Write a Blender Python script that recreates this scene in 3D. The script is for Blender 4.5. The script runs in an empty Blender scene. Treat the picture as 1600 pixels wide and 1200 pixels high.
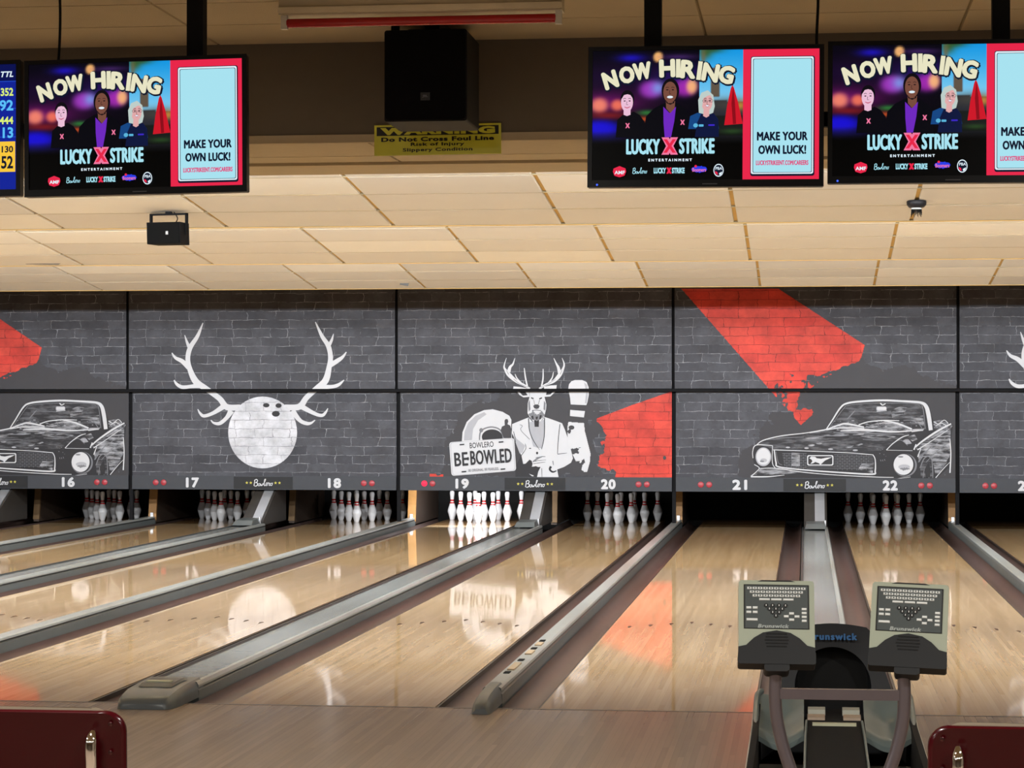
import bpy, bmesh, math, random
import numpy as np
from mathutils import Vector, Matrix, noise as mnoise
from mathutils.geometry import tessellate_polygon
PI = math.pi
random.seed(7)
scene = bpy.context.scene
C = scene.collection

# ------------------------------------------------------------------ camera
FPX, YAW, PITCH, CAMH = 3700.0, 7.056, 0.511, 1.502      # focal length in px of the 1600x1200 frame
cam_d = bpy.data.cameras.new('camera'); cam = bpy.data.objects.new('camera', cam_d); C.objects.link(cam)
cam.location = (0, 0, CAMH); cam.rotation_euler = (math.radians(90+PITCH), 0, math.radians(YAW))
cam_d.sensor_width = 36; cam_d.lens = FPX/1600*36; cam_d.clip_start = .05; cam_d.clip_end = 200
scene.camera = cam

# ------------------------------------------------------------------ world, exposure
w = bpy.data.worlds.new('world'); scene.world = w; w.use_nodes = True
w.node_tree.nodes['Background'].inputs[0].default_value = (.9, .85, .8, 1)
w.node_tree.nodes['Background'].inputs[1].default_value = .02
vs = scene.view_settings
vs.view_transform = 'Standard'; vs.look = 'None'; vs.gamma = 1; vs.use_curve_mapping = False; vs.exposure = 0.0

COVE_POWER = (760, 830, 880)     # W for each cove row (behind the drops at 13.1, 16.72, 21.1 m)
COVE_TILT = (30, 12, 2)            # degrees below the horizontal each row faces
COVE_COL = (.93, .97, 1.0)
CONC_POWER = 105                    # each round ceiling lamp over the seating area
PIN_POWER = 34                     # pin deck lamp of the one lane whose lamp is on

# ------------------------------------------------------------------ pixel -> place helpers (direction from the camera, distance from the plane it lies on)
ya, pi_ = math.radians(YAW), math.radians(PITCH)
FW = Vector((-math.sin(ya)*math.cos(pi_), math.cos(ya)*math.cos(pi_), math.sin(pi_)))
RT = Vector((math.cos(ya), math.sin(ya), 0)); UP = RT.cross(FW)
def at_y(px, py, Y):
    r = FW + RT*((px-800)/FPX) - UP*((py-600)/FPX)
    return r*(Y/r.y) + Vector((0, 0, CAMH))

# ------------------------------------------------------------------ materials
def s2l(c):
    return tuple(((v/255)/12.92 if v/255 <= .04045 else ((v/255+.055)/1.055)**2.4) for v in c)
def new_mat(name):
    m = bpy.data.materials.new(name); m.use_nodes = True
    return m, m.node_tree, m.node_tree.nodes['Principled BSDF']
def N(nt, t, **kw):
    n = nt.nodes.new(t)
    for k, v in kw.items(): setattr(n, k, v)
    return n
MATS = {}
def mat(name, col, rough=.5, metal=0, var=.06, scale=14, bump=0, bscale=60, spec=.5, coat=0):
    """plain surface with a little procedural mottling"""
    if name in MATS: return MATS[name]
    m, nt, p = new_mat(name)
    tc = N(nt, 'ShaderNodeTexCoord'); no = N(nt, 'ShaderNodeTexNoise')
    no.inputs['Scale'].default_value = scale; no.inputs['Detail'].default_value = 4
    nt.links.new(tc.outputs['Object'], no.inputs['Vector'])
    mx = N(nt, 'ShaderNodeMix', data_type='RGBA')
    a = [max(0, c*(1-var)) for c in col]; b = [min(1, c*(1+var)) for c in col]
    mx.inputs[6].default_value = (*a, 1); mx.inputs[7].default_value = (*b, 1)
    nt.links.new(no.outputs['Fac'], mx.inputs[0]); nt.links.new(mx.outputs[2], p.inputs['Base Color'])
    p.inputs['Roughness'].default_value = rough; p.inputs['Metallic'].default_value = metal
    p.inputs['Specular IOR Level'].default_value = spec; p.inputs['Coat Weight'].default_value = coat
    p.inputs['Coat Roughness'].default_value = .08
    if bump:
        n2 = N(nt, 'ShaderNodeTexNoise'); n2.inputs['Scale'].default_value = bscale
        nt.links.new(tc.outputs['Object'], n2.inputs['Vector'])
        bp = N(nt, 'ShaderNodeBump'); bp.inputs['Strength'].default_value = bump; bp.inputs['Distance'].default_value = .01
        nt.links.new(n2.outputs['Fac'], bp.inputs['Height']); nt.links.new(bp.outputs['Normal'], p.inputs['Normal'])
    MATS[name] = m; return m
def glow(name, col, strength=1.0):
    """a surface that gives off light (screens, lit indicator lamps, tubes)"""
    if name in MATS: return MATS[name]
    m, nt, p = new_mat(name)
    p.inputs['Base Color'].default_value = (0, 0, 0, 1); p.inputs['Roughness'].default_value = .35
    p.inputs['Specular IOR Level'].default_value = .08; p.inputs['Emission Color'].default_value = (*col, 1); p.inputs['Emission Strength'].default_value = strength
    MATS[name] = m; return m
def glow255(name, c, k=1.0): return glow(name, s2l(c), k)
def wood_boards(name, c1, c2, board, rough, var=.5, ior=1.45, wob=.02, seam=None, coat=0):
    """strips of maple running along Y, each with its own tone, under clear lacquer"""
    m, nt, p = new_mat(name)
    tc = N(nt, 'ShaderNodeTexCoord'); sp = N(nt, 'ShaderNodeSeparateXYZ'); nt.links.new(tc.outputs['Object'], sp.inputs[0])
    dv = N(nt, 'ShaderNodeMath', operation='DIVIDE'); dv.inputs[1].default_value = board; nt.links.new(sp.outputs['X'], dv.inputs[0])
    fl = N(nt, 'ShaderNodeMath', operation='FLOOR'); nt.links.new(dv.outputs[0], fl.inputs[0])
    dy = N(nt, 'ShaderNodeMath', operation='DIVIDE'); dy.inputs[1].default_value = 2.1; nt.links.new(sp.outputs['Y'], dy.inputs[0])
    wn0 = N(nt, 'ShaderNodeTexWhiteNoise', noise_dimensions='1D'); nt.links.new(fl.outputs[0], wn0.inputs['W'])
    ad = N(nt, 'ShaderNodeMath', operation='ADD'); nt.links.new(dy.outputs[0], ad.inputs[0]); nt.links.new(wn0.outputs['Value'], ad.inputs[1])
    fy = N(nt, 'ShaderNodeMath', operation='FLOOR'); nt.links.new(ad.outputs[0], fy.inputs[0])
    cb = N(nt, 'ShaderNodeCombineXYZ'); nt.links.new(fl.outputs[0], cb.inputs[0]); nt.links.new(fy.outputs[0], cb.inputs[1])
    wn = N(nt, 'ShaderNodeTexWhiteNoise', noise_dimensions='2D'); nt.links.new(cb.outputs[0], wn.inputs['Vector'])
    mp = N(nt, 'ShaderNodeMapping'); mp.inputs['Scale'].default_value = (40, 1.2, 1); nt.links.new(tc.outputs['Object'], mp.inputs[0])
    gr = N(nt, 'ShaderNodeTexNoise'); gr.inputs['Scale'].default_value = 1.5; gr.inputs['Detail'].default_value = 6; nt.links.new(mp.outputs[0], gr.inputs['Vector'])
    mm = N(nt, 'ShaderNodeMath', operation='MULTIPLY_ADD'); mm.inputs[1].default_value = var; nt.links.new(wn.outputs['Value'], mm.inputs[0])
    g2 = N(nt, 'ShaderNodeMath', operation='MULTIPLY'); g2.inputs[1].default_value = 1-var; nt.links.new(gr.outputs['Fac'], g2.inputs[0]); nt.links.new(g2.outputs[0], mm.inputs[2])
    mx = N(nt, 'ShaderNodeMix', data_type='RGBA'); mx.inputs[6].default_value = (*c1, 1); mx.inputs[7].default_value = (*c2, 1)
    nt.links.new(mm.outputs[0], mx.inputs[0])
    # dark hairline between boards
    fr = N(nt, 'ShaderNodeMath', operation='FRACT'); nt.links.new(dv.outputs[0], fr.inputs[0])
    lt = N(nt, 'ShaderNodeMath', operation='LESS_THAN'); lt.inputs[1].default_value = .07; nt.links.new(fr.outputs[0], lt.inputs[0])
    ls = N(nt, 'ShaderNodeMath', operation='MULTIPLY'); ls.inputs[1].default_value = .2; nt.links.new(lt.outputs[0], ls.inputs[0])
    m2 = N(nt, 'ShaderNodeMix', data_type='RGBA'); m2.inputs[7].default_value = (c1[0]*.45, c1[1]*.4, c1[2]*.35, 1)
    nt.links.new(ls.outputs[0], m2.inputs[0]); nt.links.new(mx.outputs[2], m2.inputs[6]); nt.links.new(m2.outputs[2], p.inputs['Base Color'])
    p.inputs['Roughness'].default_value = rough; p.inputs['IOR'].default_value = ior
    # slow waviness of the lacquer
    mp2 = N(nt, 'ShaderNodeMapping'); mp2.inputs['Scale'].default_value = (2.5, .8, 1); nt.links.new(tc.outputs['Object'], mp2.inputs[0])
    n3 = N(nt, 'ShaderNodeTexNoise'); n3.inputs['Scale'].default_value = 2.2; n3.inputs['Detail'].default_value = 2; nt.links.new(mp2.outputs[0], n3.inputs['Vector'])
    bp = N(nt, 'ShaderNodeBump'); bp.inputs['Strength'].default_value = wob; bp.inputs['Distance'].default_value = .05
    nt.links.new(n3.outputs['Fac'], bp.inputs['Height']); nt.links.new(bp.outputs['Normal'], p.inputs['Normal'])
    MATS[name] = m; return m
def brick_print(name, c1, c2, mortar, mstr=1.0, rough=.55, full=False):
    """matt vinyl printed with a brick pattern; rows of 0.107 m"""
    m, nt, p = new_mat(name)
    tc = N(nt, 'ShaderNodeTexCoord'); sp = N(nt, 'ShaderNodeSeparateXYZ'); nt.links.new(tc.outputs['Object'], sp.inputs[0])
    cb = N(nt, 'ShaderNodeCombineXYZ'); nt.links.new(sp.outputs['X'], cb.inputs[0]); nt.links.new(sp.outputs['Z'], cb.inputs[1])
    n1 = N(nt, 'ShaderNodeTexNoise'); n1.inputs['Scale'].default_value = 5; n1.inputs['Detail'].default_value = 8; n1.inputs['Roughness'].default_value = .6; nt.links.new(cb.outputs[0], n1.inputs['Vector'])
    sb = N(nt, 'ShaderNodeVectorMath', operation='SUBTRACT'); sb.inputs[1].default_value = (.5, .5, .5); nt.links.new(n1.outputs['Color'], sb.inputs[0])
    sc = N(nt, 'ShaderNodeVectorMath', operation='MULTIPLY'); sc.inputs[1].default_value = (.12, .045, 0); nt.links.new(sb.outputs[0], sc.inputs[0])
    av = N(nt, 'ShaderNodeVectorMath', operation='ADD'); nt.links.new(cb.outputs[0], av.inputs[0]); nt.links.new(sc.outputs[0], av.inputs[1])
    br = N(nt, 'ShaderNodeTexBrick'); br.offset = .5; br.squash = .62; br.squash_frequency = 3
    br.inputs['Scale'].default_value = 1; br.inputs['Brick Width'].default_value = .36; br.inputs['Row Height'].default_value = .107
    br.inputs['Mortar Size'].default_value = .0036; br.inputs['Mortar Smooth'].default_value = .5
    br.inputs['Color1'].default_value = (*c1, 1); br.inputs['Color2'].default_value = (*c2, 1); br.inputs['Mortar'].default_value = (*c1, 1)
    nt.links.new(av.outputs[0], br.inputs['Vector'])
    n2 = N(nt, 'ShaderNodeTexNoise'); n2.inputs['Scale'].default_value = 4.5; n2.inputs['Detail'].default_value = 6; n2.inputs['Roughness'].default_value = .7
    nt.links.new(cb.outputs[0], n2.inputs['Vector'])
    rp = N(nt, 'ShaderNodeMapRange'); rp.inputs[1].default_value = .40; rp.inputs[2].default_value = .74; nt.links.new(n2.outputs['Fac'], rp.inputs[0])
    if full: rp.inputs[1].default_value = .25; rp.inputs[2].default_value = .6
    mu = N(nt, 'ShaderNodeMath', operation='MULTIPLY'); nt.links.new(br.outputs['Fac'], mu.inputs[0]); nt.links.new(rp.outputs[0], mu.inputs[1])
    m3 = N(nt, 'ShaderNodeMath', operation='MULTIPLY'); m3.inputs[1].default_value = mstr; nt.links.new(mu.outputs[0], m3.inputs[0])
    # cloudy tone of the print
    n4 = N(nt, 'ShaderNodeTexNoise'); n4.inputs['Scale'].default_value = 3.2; n4.inputs['Detail'].default_value = 9; n4.inputs['Roughness'].default_value = .68; nt.links.new(cb.outputs[0], n4.inputs['Vector'])
    r4 = N(nt, 'ShaderNodeMapRange'); r4.inputs[1].default_value = .3; r4.inputs[2].default_value = .7; r4.inputs[3].default_value = .6; r4.inputs[4].default_value = 1.42
    nt.links.new(n4.outputs['Fac'], r4.inputs[0])
    vm = N(nt, 'ShaderNodeVectorMath', operation='SCALE'); nt.links.new(br.outputs['Color'], vm.inputs[0]); nt.links.new(r4.outputs[0], vm.inputs['Scale'])
    mx = N(nt, 'ShaderNodeMix', data_type='RGBA'); mx.inputs[7].default_value = (*mortar, 1)
    nt.links.new(m3.outputs[0], mx.inputs[0]); nt.links.new(vm.outputs[0], mx.inputs[6]); nt.links.new(mx.outputs[2], p.inputs['Base Color'])
    p.inputs['Roughness'].default_value = rough; p.inputs['Specular IOR Level'].default_value = .25
    MATS[name] = m; return m
def vcol_glow(name, k=1.0):
    m, nt, p = new_mat(name)
    at = N(nt, 'ShaderNodeAttribute', attribute_name='Col'); p.inputs['Base Color'].default_value = (0, 0, 0, 1)
    nt.links.new(at.outputs['Color'], p.inputs['Emission Color']); p.inputs['Emission Strength'].default_value = k
    p.inputs['Roughness'].default_value = .35; p.inputs['Specular IOR Level'].default_value = .08
    MATS[name] = m; return m

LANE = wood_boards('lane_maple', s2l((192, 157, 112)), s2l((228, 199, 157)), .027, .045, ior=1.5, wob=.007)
DECK = wood_boards('pin_deck_maple', s2l((118, 88, 56)), s2l((152, 118, 80)), .027, .04, ior=1.45, wob=.007)  # darker than the lane maple; far-end shade is put into the colour
APPR = wood_boards('approach_maple', s2l((156, 134, 112)), s2l((184, 162, 140)), .027, .16, ior=1.4, wob=.03)
GUT = mat('gutter_brown_plastic', s2l((84, 66, 60)), .38, var=.25, scale=5)
CAPG = mat('division_grey_plastic', s2l((98, 104, 104)), .34, var=.14, scale=7)
CAPL = mat('rail_light_grey', s2l((152, 156, 154)), .3, var=.12, scale=9)
NOSE = mat('nose_grey', s2l((92, 98, 100)), .3, var=.1, scale=12)
CAPD = mat('cap_dark_grey', s2l((60, 62, 62)), .35, var=.15, scale=9)
CAPTOP = mat('cap_top_pale_grey', s2l((138, 143, 142)), .2, var=.16, scale=5)
WOODS = mat('lane_side_wood', s2l((104, 76, 46)), .6, var=.25, scale=20)
KICKW = mat('kickback_wood', s2l((164, 118, 62)), .5, var=.25, scale=12)
KICKD = mat('kickback_dark_wood', s2l((60, 46, 36)), .6, var=.3, scale=12)
BLACK = mat('black_paint', (.005, .005, .006), .8, spec=.15)
SATIN = mat('black_satin', (.01, .01, .012), .45, spec=.25)
FLBLK = mat('flat_black', (.004, .004, .004), .9)
STEEL = mat('brushed_steel', s2l((224, 227, 232)), .3, metal=.7, var=.05)
CHROME = mat('chrome', (.8, .8, .82), .06, metal=1, var=.02)
TILE = mat('ceiling_tile_cream', s2l((216, 213, 206)), .9, var=.03, scale=3, bump=.12, bscale=220, spec=.1)
TILE2 = mat('ceiling_tile_paler', s2l((232, 229, 220)), .9, var=.03, scale=3, bump=.12, bscale=220, spec=.1)
TBAR = mat('ceiling_grid_tan', s2l((206, 172, 108)), .8, var=.05, spec=.1)
TBARG = mat('ceiling_gap_grey', s2l((150, 136, 106)), .9, var=.05, spec=.1)
SOFFIT = mat('soffit_tan', s2l((190, 176, 148)), .85, var=.05, spec=.1)
HEADER = mat('header_taupe', s2l((112, 104, 92)), .9, var=.05, spec=.1)
NEARC = mat('near_ceiling_tan', s2l((190, 176, 148)), .9, var=.05, scale=4, bump=.25, bscale=160, spec=.1)
WALLM = mat('wall_taupe_paint', s2l((150, 136, 116)), .85)
PINW = mat('pin_white', s2l((236, 236, 238)), .22, var=.03, coat=.4)
PINR = mat('pin_red', s2l((200, 34, 38)), .25, var=.03, coat=.4)

# ------------------------------------------------------------------ mesh helpers
class MB:
    def __init__(s): s.v = []; s.f = []; s.m = []
    def add(s, vs_, fs, mi=0):
        o = len(s.v); s.v += [tuple(p) for p in vs_]; s.f += [tuple(i+o for i in q) for q in fs]; s.m += [mi]*len(fs); return s
    def box(s, x0, x1, y0, y1, z0, z1, mi=0):
        return s.add([(x0,y0,z0),(x1,y0,z0),(x1,y1,z0),(x0,y1,z0),(x0,y0,z1),(x1,y0,z1),(x1,y1,z1),(x0,y1,z1)],
                     [(0,3,2,1),(4,5,6,7),(0,1,5,4),(1,2,6,5),(2,3,7,6),(3,0,4,7)], mi)
    def rbox(s, x0, x1, y0, y1, z0, z1, r, mi=0, n=4, axis='z'):
        """box with rounded edges along one axis"""
        if axis == 'z': a0, a1, b0, b1 = x0, x1, y0, y1
        elif axis == 'y': a0, a1, b0, b1 = x0, x1, z0, z1
        else: a0, a1, b0, b1 = y0, y1, z0, z1
        pts = rrect(a0, a1, b0, b1, r, n)
        lo, hi = {'z': (z0, z1), 'y': (y0, y1), 'x': (x0, x1)}[axis]
        f = {'z': lambda p, t: (p[0], p[1], t), 'y': lambda p, t: (p[0], t, p[1]), 'x': lambda p, t: (t, p[0], p[1])}[axis]
        return s.prism(pts, lo, hi, f, mi)
    def prism(s, pts, lo, hi, f, mi=0):
        n = len(pts)
        s.add([f(p, lo) for p in pts]+[f(p, hi) for p in pts],
              [tuple(range(n-1, -1, -1)), tuple(range(n, 2*n))]+[(i, (i+1) % n, n+(i+1) % n, n+i) for i in range(n)], mi)
        return s
    def lathe(s, prof, n=24, c=(0,0,0), mi=0, caps=True):
        vs_ = []; fs = []
        for r, z in prof:
            for k in range(n):
                a = 2*PI*k/n; vs_.append((c[0]+r*math.cos(a), c[1]+r*math.sin(a), c[2]+z))
        for i in range(len(prof)-1):
            for k in range(n):
                k2 = (k+1) % n; fs.append((i*n+k, i*n+k2, (i+1)*n+k2, (i+1)*n+k))
        if caps: fs.append(tuple(range(n-1, -1, -1))); fs.append(tuple((len(prof)-1)*n+k for k in range(n)))
        return s.add(vs_, fs, mi)
    def tube(s, pts, r, n=10, mi=0):
        pts = [Vector(p) for p in pts]; rs = r if isinstance(r, (list, tuple)) else [r]*len(pts)
        vs_ = []; fs = []; up = None
        for i, p in enumerate(pts):
            d = (pts[min(i+1, len(pts)-1)]-pts[max(i-1, 0)]).normalized()
            if up is None: up = d.orthogonal().normalized()
            up = (up-d*up.dot(d)).normalized(); sd = d.cross(up)
            for k in range(n):
                a = 2*PI*k/n; vs_.append(p+up*(rs[i]*math.cos(a))+sd*(rs[i]*math.sin(a)))
        for i in range(len(pts)-1):
            for k in range(n):
                k2 = (k+1) % n; fs.append((i*n+k, i*n+k2, (i+1)*n+k2, (i+1)*n+k))
        fs.append(tuple(range(n-1, -1, -1))); fs.append(tuple((len(pts)-1)*n+k for k in range(n)))
        return s.add(vs_, fs, mi)
    def extrude_y(s, prof, y0, y1, mi=0, mis=None, close=True, caps=True):
        """profile in x,z pushed along Y"""
        n = len(prof); o = len(s.v)
        s.v += [(p[0], y0, p[1]) for p in prof]+[(p[0], y1, p[1]) for p in prof]
        for i in range(n if close else n-1):
            j = (i+1) % n; s.f.append((o+i, o+j, o+n+j, o+n+i)); s.m.append(mis[i] if mis else mi)
        if close and caps:
            s.f.append(tuple(o+i for i in range(n-1, -1, -1))); s.m.append(mi); s.f.append(tuple(o+n+i for i in range(n))); s.m.append(mi)
        return s
    def mesh(s, name, mats, smooth=False, fix=True):
        me = bpy.data.meshes.new(name); me.from_pydata(s.v, [], s.f)
        for m in (mats if isinstance(mats, (list, tuple)) else [mats]): me.materials.append(m)
        for p, mi in zip(me.polygons, s.m): p.material_index = mi
        if fix:
            b = bmesh.new(); b.from_mesh(me); bmesh.ops.recalc_face_normals(b, faces=b.faces); b.to_mesh(me); b.free()
        if smooth:
            me.polygons.foreach_set('use_smooth', [True]*len(me.polygons))
            try: me.set_sharp_from_angle(angle=math.radians(40))
            except Exception: pass
        me.update(); return me
    def build(s, name, mats, parent=None, smooth=False, loc=None, fix=True):
        return link(name, s.mesh(name, mats, smooth, fix), parent, loc)
def link(name, me, parent=None, loc=None):
    o = bpy.data.objects.new(name, me); C.objects.link(o)
    if parent is not None: o.parent = parent
    if loc is not None: o.location = loc
    return o
def rrect(a0, a1, b0, b1, r, n=4):
    out = []
    for cx, cy, s0 in ((a1-r, b1-r, 0), (a0+r, b1-r, 90), (a0+r, b0+r, 180), (a1-r, b0+r, 270)):
        for k in range(n+1):
            a = math.radians(s0+90*k/n); out.append((cx+r*math.cos(a), cy+r*math.sin(a)))
    return out
def tag(o, label, cat, group=None, kind=None):
    o['label'] = label; o['category'] = cat
    if group: o['group'] = group
    if kind: o['kind'] = kind
    return o
def struct(o): o['kind'] = 'structure'; return o
def thing(name, label, cat, loc=(0,0,0), group=None, rz=0):
    o = bpy.data.objects.new(name, None); C.objects.link(o); o.location = loc; o.rotation_euler = (0, 0, rz); o.empty_display_size = .1
    return tag(o, label, cat, group)
def catmull(pts, n=6):
    P = [Vector(p) for p in pts]; out = []
    for i in range(len(P)-1):
        p0 = P[max(i-1, 0)]; p1 = P[i]; p2 = P[i+1]; p3 = P[min(i+2, len(P)-1)]
        for k in range(n):
            t = k/n
            out.append(.5*((2*p1)+(p2-p0)*t+(2*p0-5*p1+4*p2-p3)*t*t+(3*p1-p0-3*p2+p3)*t**3))
    out.append(P[-1]); return out

# ---- flat print: 2-D shapes -> thin faces
def text2d(s, h=1.0, bold=0.0, shear=0.0, spacing=1.0, squeeze=1.0):
    """lettering as 2-D triangles, cap height h, centred on 0,0"""
    cu = bpy.data.curves.new('lettering', 'FONT'); cu.body = s; cu.size = 1; cu.offset = bold; cu.shear = shear
    cu.space_character = spacing; cu.resolution_u = 3; cu.fill_mode = 'FRONT'
    o = bpy.data.objects.new('lettering', cu); C.objects.link(o)
    bpy.context.view_layer.update()
    me = bpy.data.meshes.new_from_object(o)
    vs_ = [(v.co.x, v.co.y) for v in me.vertices]; fs = [tuple(p.vertices) for p in me.polygons]
    bpy.data.objects.remove(o); bpy.data.curves.remove(cu); bpy.data.meshes.remove(me)
    if not vs_: return [], []
    x0, x1 = min(v[0] for v in vs_), max(v[0] for v in vs_); y0, y1 = min(v[1] for v in vs_), max(v[1] for v in vs_)
    k = h/(y1-y0)
    return [((v[0]-(x0+x1)/2)*k*squeeze, (v[1]-(y0+y1)/2)*k) for v in vs_], fs
def fit_text(s, wdt, h, bold=0, shear=0, spacing=1.0):
    v, f = text2d(s, h, bold, shear, spacing)
    ww = max(p[0] for p in v)-min(p[0] for p in v); k = wdt/ww
    return [(p[0]*k, p[1]) for p in v], f
def heavy(ma, s, wdt, h, e, cx, cy, ang=0, spacing=1.0, shear=0):
    """extra-bold word: the same letters laid over each other with small shifts"""
    vf = fit_text(s, wdt-2*e, h-2*e, 0, shear, spacing); out = []
    for k in range(9):
        dx, dy = (0, 0) if k == 8 else (e*math.cos(PI*k/4), e*math.sin(PI*k/4))
        out.append((ma, place2d(([(p[0]+dx, p[1]+dy) for p in vf[0]], vf[1]), cx, cy, ang)))
    return out
def place2d(vf, cx, cy, ang=0):
    c, s = math.cos(ang), math.sin(ang)
    return [(cx+p[0]*c-p[1]*s, cy+p[0]*s+p[1]*c) for p in vf[0]], vf[1]
def ellipse(cx, cy, rx, ry, n=36, a0=0, a1=360):
    return [(cx+rx*math.cos(math.radians(a0+(a1-a0)*k/n)), cy+ry*math.sin(math.radians(a0+(a1-a0)*k/n))) for k in range(n+(0 if a1-a0 == 360 else 1))]
def ribbon(pts, wd, n=6):
    """stroke of varying width -> list of quads"""
    ws = wd if isinstance(wd, (list, tuple)) else [wd]*len(pts)
    if len(ws) != len(pts):
        ws = [ws[0]+(ws[-1]-ws[0])*i/(len(pts)-1) for i in range(len(pts))]
    P = catmull([(p[0], p[1], q) for p, q in zip(pts, ws)], n); L = []; R = []
    for i, p in enumerate(P):
        d = P[min(i+1, len(P)-1)]-P[max(i-1, 0)]; d.z = 0
        if d.length < 1e-9: d = Vector((1, 0, 0))
        d.normalize(); nx, ny = -d.y, d.x; h = max(p.z, .01)/2
        L.append((p.x+nx*h, p.y+ny*h)); R.append((p.x-nx*h, p.y-ny*h))
    return [[L[i], L[i+1], R[i+1], R[i]] for i in range(len(P)-1)]
def rough(pts, amp, step, seed=0, edges=None):
    """polygon whose (chosen) edges are torn like dry-brush paint"""
    rnd = random.Random(seed); out = []
    for i in range(len(pts)):
        a, b = pts[i], pts[(i+1) % len(pts)]; out.append(a)
        if edges is not None and i not in edges: continue
        L = math.hypot(b[0]-a[0], b[1]-a[1]); k = int(L/step)
        for j in range(1, k):
            t = j/k; e = amp*(rnd.random()-.5)*2
            out.append((a[0]+(b[0]-a[0])*t-(b[1]-a[1])/L*e, a[1]+(b[1]-a[1])*t+(b[0]-a[0])/L*e))
    return out

NUM = dict(zip(range(13, 26), 'thirteen fourteen fifteen sixteen seventeen eighteen nineteen twenty twenty-one twenty-two twenty-three twenty-four twenty-five'.split()))
def fnoise(X, Y, scale, seed, octaves=4):
    """fractal value noise on arrays, about -1..1"""
    rg = np.random.RandomState(seed); T = rg.rand(64, 64); out = np.zeros_like(X); amp = 1.0; tot = 0
    for o in range(octaves):
        x = X/scale; y = Y/scale; i = np.floor(x).astype(int); j = np.floor(y).astype(int); u = x-i; v = y-j; u = u*u*(3-2*u); v = v*v*(3-2*v)
        g = lambda a, b: T[a % 64, b % 64]
        out += amp*((g(i, j)*(1-u)+g(i+1, j)*u)*(1-v)+(g(i, j+1)*(1-u)+g(i+1, j+1)*u)*v); tot += amp; amp *= .55; scale /= 2.03; X = X+17.3; Y = Y+9.1
    return (out/tot-.5)*2.6
def psdf(poly, X, Y):
    """signed distance to a polygon on arrays (inside < 0)"""
    d = np.full(X.shape, 1e18); ins = np.zeros(X.shape, bool)
    for k in range(len(poly)):
        ax, ay = poly[k]; bx, by = poly[(k+1) % len(poly)]; ex, ey = bx-ax, by-ay
        t_ = np.clip(((X-ax)*ex+(Y-ay)*ey)/(ex*ex+ey*ey+1e-9), 0, 1); d = np.minimum(d, (X-ax-t_*ex)**2+(Y-ay-t_*ey)**2)
        if ay != by: ins ^= ((ay > Y) != (by > Y)) & (X < (bx-ax)*(Y-ay)/(by-ay)+ax)
    return np.where(ins, -1, 1)*np.sqrt(d)
def dry_brush(x0, x1, y0, y1, cell, fn):
    """torn, speckled paint shape: rows of short strips wherever fn(X, Y) holds"""
    xs = np.arange(x0, x1, cell); ys = np.arange(y0, y1, cell); X, Y = np.meshgrid(xs+cell/2, ys+cell/2); M = fn(X, Y); quads = []
    for j, y in enumerate(ys):
        row = np.concatenate(([0], M[j].astype(int), [0])); dd = np.diff(row); a = np.where(dd == 1)[0]; b = np.where(dd == -1)[0]
        for p, q in zip(a, b): quads.append([(xs[0]+p*cell, y), (xs[0]+q*cell, y), (xs[0]+q*cell, y+cell), (xs[0]+p*cell, y+cell)])
    return quads
# ------------------------------------------------------------------ layout numbers
YF = 11.64                      # foul line
YH = YF+18.29                   # head pins
LW = .527                       # half lane width
CX = {20: -2.356}
for n_ in (19, 18, 17, 16, 15): CX[n_] = CX[n_+1]-(1.78 if n_ % 2 else 1.578)
for n_ in (21, 22, 23, 24): CX[n_] = CX[n_-1]+(1.78 if n_ % 2 == 0 else 1.578)
YM, YU = 28.5, 28.36            # lower and upper masking banner planes
ZB, ZSTRIP, ZSEAM, ZTOP = .464, .632, 1.688, 3.06
PAIRS = {k: (CX[k]+CX[k+1])/2 for k in (15, 17, 19, 21, 23)}
HP = (1.78+1.578)/2
DROPS = (13.1, 16.72, 21.1, 25.72)
ZLOW, SLOPE = 2.785, .095
ZNEAR = 3.31
XL, XR = -14.2, 8.0

# ================================================================== THE SETTING
fl = struct(MB().box(XL, XR, -7.0, YF, -.2, 0).build('floor', APPR))
f2 = struct(MB().box(XL, XR, YF, 33.0, -.3, -.16).build('floor_under_lanes', FLBLK))
f2.name = 'floor.001'
struct(MB().box(XL-.1, XL, -7, 33, -.3, 3.6).build('wall_left', WALLM))
struct(MB().box(XR, XR+.1, -7, 33, -.3, 3.6).build('wall_right', WALLM))
struct(MB().box(XL, XR, -7.1, -7, -.3, 3.6).build('wall_back', WALLM))
struct(MB().box(XL, XR, 31.5, 31.6, -.3, 3.6).build('wall_far', FLBLK))
struct(MB().box(XL, XR, YF-.012, YF+.012, -.05, .0012).build('trim_1', mat('foul_line_dark', s2l((70, 56, 46)), .3)))

# ceiling: flat near part, header, then a saw-tooth of sloping bays
near = struct(MB().box(XL, XR, -7, 11.66, ZNEAR+.012, ZNEAR+.2).build('ceiling', TBARG))
def tile_mesh(wx, wy, t=.012):
    b = .004
    return MB().add([(-wx/2, -wy/2, 0), (wx/2, -wy/2, 0), (wx/2, wy/2, 0), (-wx/2, wy/2, 0),
                     (-wx/2+b, -wy/2+b, -t), (wx/2-b, -wy/2+b, -t), (wx/2-b, wy/2-b, -t), (-wx/2+b, wy/2-b, -t)],
                    [(0,1,2,3), (7,6,5,4), (0,4,5,1), (1,5,6,2), (2,6,7,3), (3,7,4,0)])
nm = tile_mesh(1.212, .603).mesh('near_tile', NEARC)
for iy in range(5):
    for ix in range(-9, 4):
        link('ceiling_tile', nm, near, (-.48+1.2192*(ix+.5), 11.3-.61*iy, ZNEAR+.012))
hd = MB(); hd.box(XL, XR, 11.65, 13.0, 2.83, 3.6); head = struct(hd.build('wall_header', HEADER))
MB().box(XL, XR, 11.640, 11.66, 2.815, 2.855).build('edge_trim', SOFFIT, head)
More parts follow.
